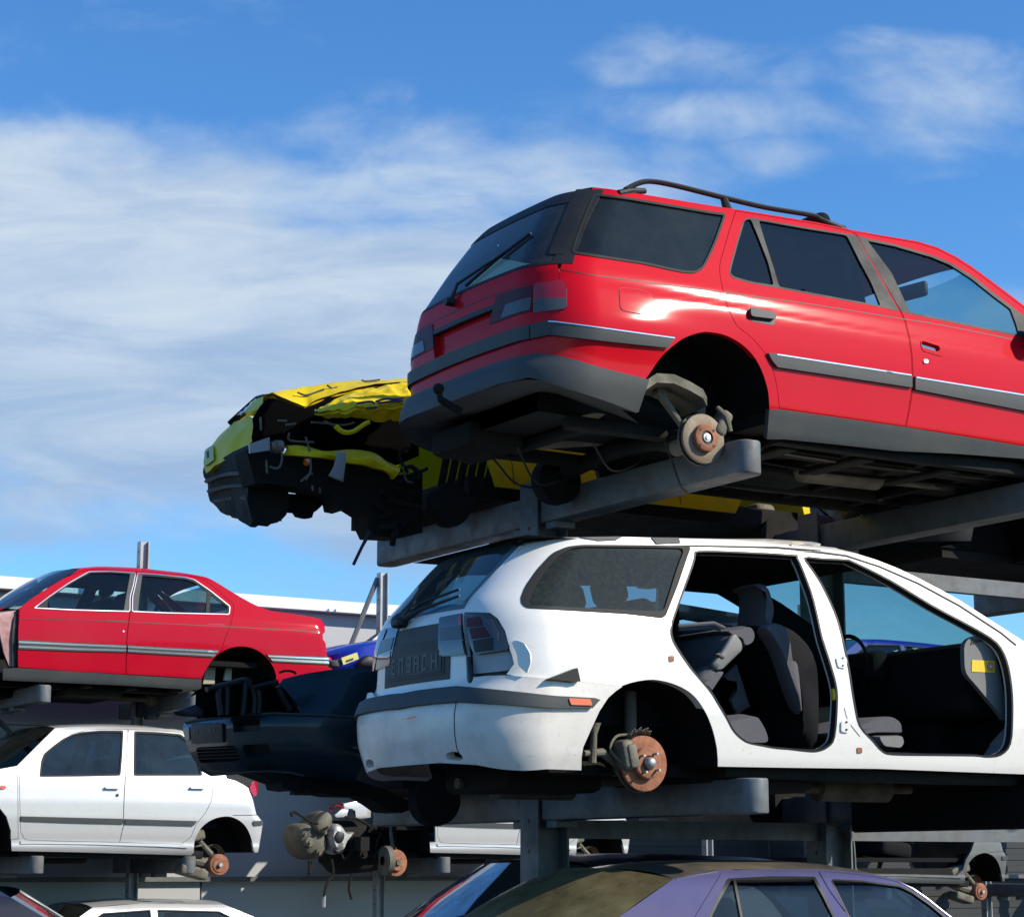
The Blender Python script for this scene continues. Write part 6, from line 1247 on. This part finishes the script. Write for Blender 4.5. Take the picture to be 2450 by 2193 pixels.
# ================================================================ ground, warehouse
gm = pmat('yard_concrete', (.065, .063, .06), .9, var=.3, scale=.6, bump=.2, bscale=12, dirt=(.035, .033, .03), dirtamt=.7, dscale=.5)
b = MB(); b.grid([[(x, y, z) for x in (-400, 600)] for y, z in ((900, GZ2), (16.5, GZ2), (12.5, 0), (-200, 0))]); tag(b.build('ground', gm, None, smooth=False), kind='structure')
def sheetmat():
    m = pmat('white_sheet_cladding', (.46, .475, .49), .45, var=.05, scale=.4, dirt=(.32, .33, .32), dirtamt=.3, dscale=.7, spotty=.55); return m
WALL = sheetmat(); FASC = pmat('white_fascia', (.82, .82, .81), .4, var=.02)
wh = empty('warehouse', (14, 27, 0), 'long white clad warehouse wall behind the racks', 'building')
YW = 21.25; ZT = onY(S(0, 1147)[0], YW)[2]; ZF = onY(S(0, 1171)[0], YW)[2]; ZR = onY(G(900, 1103)[0], YW)[2]
b = MB(); xs = np.arange(-6.4, 15., 5.2)
for i in range(len(xs)-1):
    for z0, z1 in ((GZ2, ZR-.015), (ZR+.015, 2.95), (2.953, ZF)): b.box(((xs[i]+xs[i+1])/2, YW+.05, (z0+z1)/2), (xs[i+1]-xs[i]-.02, .10, z1-z0-.004))
b.build('cladding', WALL, wh, smooth=False)
DARKFILL = pmat('added_dark_slats', (.022, .024, .026), .6, var=.3, scale=2.)  # added dark slats, made up to keep the wall's right end black
b = MB()
for i in range(60): b.box((30.05, YW+.06, GZ2+.04+.08*i), (31.5, .05 if i % 2 else .07, .078))
b.build('dark_infill', DARKFILL, wh, smooth=False)
b = MB(); b.box((20, YW+6.11, 2.2), (52, 12, 4.4)); b.build('wall_core', GREYP, wh, smooth=False)
b = MB(); b.box((20, YW-.02, (ZT+ZF)/2), (52.4, .30, ZT-ZF)); b.box((20, YW+6.3, ZT-.05), (52.4, 12.2, .06)); b.build('fascia', FASC, wh, smooth=False)
b = MB(); b.box((20, YW-.04, ZR), (52.2, .08, .05)); b.build('wall_rail', GALV, wh, smooth=False)
# ================================================================ camera, sun, sky
cam = bpy.data.cameras.new('camera'); co = bpy.data.objects.new('camera', cam); COL.objects.link(co)
cam.sensor_fit = 'HORIZONTAL'; cam.sensor_width = 36; cam.lens = F*36/2450.; cam.clip_start = .1; cam.clip_end = 3000
Mx = Matrix(((RT[0], UP[0], -FW[0], 0), (RT[1], UP[1], -FW[1], 0), (RT[2], UP[2], -FW[2], EYE), (0, 0, 0, 1))); co.matrix_world = Mx
SC.camera = co
SD = np.array([.56, -.62, .55]); SD /= np.linalg.norm(SD)
su = bpy.data.lights.new('sun', 'SUN'); su.energy = 5.; su.angle = math.radians(.5); su.color = (1, .91, .77); so = bpy.data.objects.new('sun', su); COL.objects.link(so)
so.rotation_euler = Vector(SD).to_track_quat('Z', 'Y').to_euler(); so.location = (10, -10, 20)
w = bpy.data.worlds.new('World'); SC.world = w; w.use_nodes = True; n = w.node_tree.nodes; l = w.node_tree.links; n.clear()
out = n.new('ShaderNodeOutputWorld'); bg = n.new('ShaderNodeBackground'); l.new(bg.outputs[0], out.inputs[0]); bg.inputs[1].default_value = .11
sky = n.new('ShaderNodeTexSky'); sky.sky_type = 'NISHITA'; sky.sun_disc = False; sky.sun_elevation = math.asin(SD[2]); sky.sun_rotation = math.atan2(SD[0], SD[1])
sky.air_density = 1.; sky.dust_density = .35; sky.ozone_density = 2.2; sky.altitude = 100
tc = n.new('ShaderNodeTexCoord')
def mth(op, a, b_=None, c=None):
    q = n.new('ShaderNodeMath'); q.operation = op
    for i, v in enumerate((a, b_, c)):
        if v is None: continue
        if isinstance(v, (int, float)): q.inputs[i].default_value = v
        else: l.new(v, q.inputs[i])
    return q.outputs[0]
def dot(vec):
    q = n.new('ShaderNodeVectorMath'); q.operation = 'DOT_PRODUCT'; q.inputs[1].default_value = vec; l.new(tc.outputs['Generated'], q.inputs[0]); return q.outputs['Value']
# clouds live in compass bearing / elevation
fwd = mth('MAXIMUM', dot(tuple(FH)), .02); az = mth('DIVIDE', dot(tuple(RT)), fwd); el = mth('DIVIDE', dot((0, 0, 1)), fwd)
def comb(x, y, z=0.):
    q = n.new('ShaderNodeCombineXYZ')
    for i, v in enumerate((x, y, z)):
        if isinstance(v, (int, float)): q.inputs[i].default_value = v
        else: l.new(v, q.inputs[i])
    return q.outputs[0]
def noise(x, y, sc, det=8, rough=.6, z=0., dist=0.):
    q = n.new('ShaderNodeTexNoise'); q.inputs['Scale'].default_value = sc; q.inputs['Detail'].default_value = det; q.inputs['Roughness'].default_value = rough; q.inputs['Distortion'].default_value = dist
    l.new(comb(x, y, z), q.inputs['Vector']); return q.outputs['Fac']
def mr(v, a, b_, c=0., d=1., smooth=True):
    q = n.new('ShaderNodeMapRange'); q.interpolation_type = 'SMOOTHSTEP' if smooth else 'LINEAR'; l.new(v, q.inputs[0])
    for i, x in zip((1, 2, 3, 4), (a, b_, c, d)): q.inputs[i].default_value = x
    return q.outputs[0]
def blob(cx, cy, rx, ry, sl=0.):
    dx = mth('SUBTRACT', az, cx); dy = mth('SUBTRACT', mth('SUBTRACT', el, cy), mth('MULTIPLY', dx, sl))
    r2 = mth('ADD', mth('POWER', mth('DIVIDE', mth('ABSOLUTE', dx), rx), 2.), mth('POWER', mth('DIVIDE', mth('ABSOLUTE', dy), ry), 2.)); return mth('SUBTRACT', 1., r2)
wx = mth('ADD', az, mth('MULTIPLY', mth('SUBTRACT', noise(az, el, 6., 3), .5), .10)); 
n1 = noise(wx, mth('MULTIPLY', el, 2.0), 6., 10, .55, .3, .25); n2 = noise(mth('MULTIPLY', az, .8), mth('MULTIPLY', el, 3.4), 10., 7, .6, 5.2, .5)
def pc(sx, sy): return ((sx*1.2051-CX)/5061., (HY-sy*1.2051)/5061.)
bx, by = pc(430, 630); big = blob(bx, by, .40, .128, -.12)
def smx(a, b_): return mth('MAXIMUM', a, b_)
bl = big
for (sx, sy, rx, ry, sl) in ((1340, 330, .048, .017, -.08), (1980, 280, .05, .018, .05), (1560, 145, .060, .010, .02), (1900, 150, .05, .03, .1), (1590, 245, .028, .009, 0.), (2010, 610, .05, .012, 0.), (1700, 20, .09, .012, 0), (40, 60, .05, .02, 0), (180, 180, .06, .02, 0.), (2400, 320, .12, .03, 0), (-400, 500, .25, .1, 0)):
    cx_, cy_ = pc(sx, sy); bl = smx(bl, mth('ADD', mth('MULTIPLY', blob(cx_, cy_, rx*1.6, ry*2.0, sl), .36), -.31))
dens_ = mth('ADD', mth('MULTIPLY', bl, .72), mth('MULTIPLY', mth('SUBTRACT', n1, .5), 1.9))
cov = mr(dens_, -.10, .50)
shade = mr(mth('ADD', n2, mth('MULTIPLY', mth('SUBTRACT', el, .25), 1.5)), .22, .86)
cc = n.new('ShaderNodeMix'); cc.data_type = 'RGBA'; l.new(shade, cc.inputs[0]); cc.inputs[6].default_value = (2.9, 4.1, 6.0, 1); cc.inputs[7].default_value = (5.5, 6.4, 7.2, 1)
sat = n.new('ShaderNodeHueSaturation'); sat.inputs['Saturation'].default_value = 1.15; sat.inputs['Value'].default_value = 1.0; l.new(sky.outputs[0], sat.inputs['Color'])
mx = n.new('ShaderNodeMix'); mx.data_type = 'RGBA'; l.new(mth('MULTIPLY', cov, .94), mx.inputs[0]); 
gr = n.new('ShaderNodeMix'); gr.data_type = 'RGBA'; gr.blend_type = 'MULTIPLY'; gr.inputs[0].default_value = 1.; l.new(sat.outputs[0], gr.inputs[6]); gr.inputs[7].default_value = (.80, 1.24, 1.60, 1); l.new(gr.outputs[2], mx.inputs[6]); l.new(cc.outputs[2], mx.inputs[7]); l.new(mx.outputs[2], bg.inputs[0])
SC.view_settings.view_transform = 'Standard'; SC.view_settings.look = 'None'; SC.view_settings.gamma = 1; SC.view_settings.exposure = .12
SC.cycles.max_bounces = 8; SC.cycles.transparent_max_bounces = 24; SC.cycles.diffuse_bounces = 3; SC.cycles.caustics_reflective = False; SC.cycles.caustics_refractive = False; SC.cycles.use_denoising = True
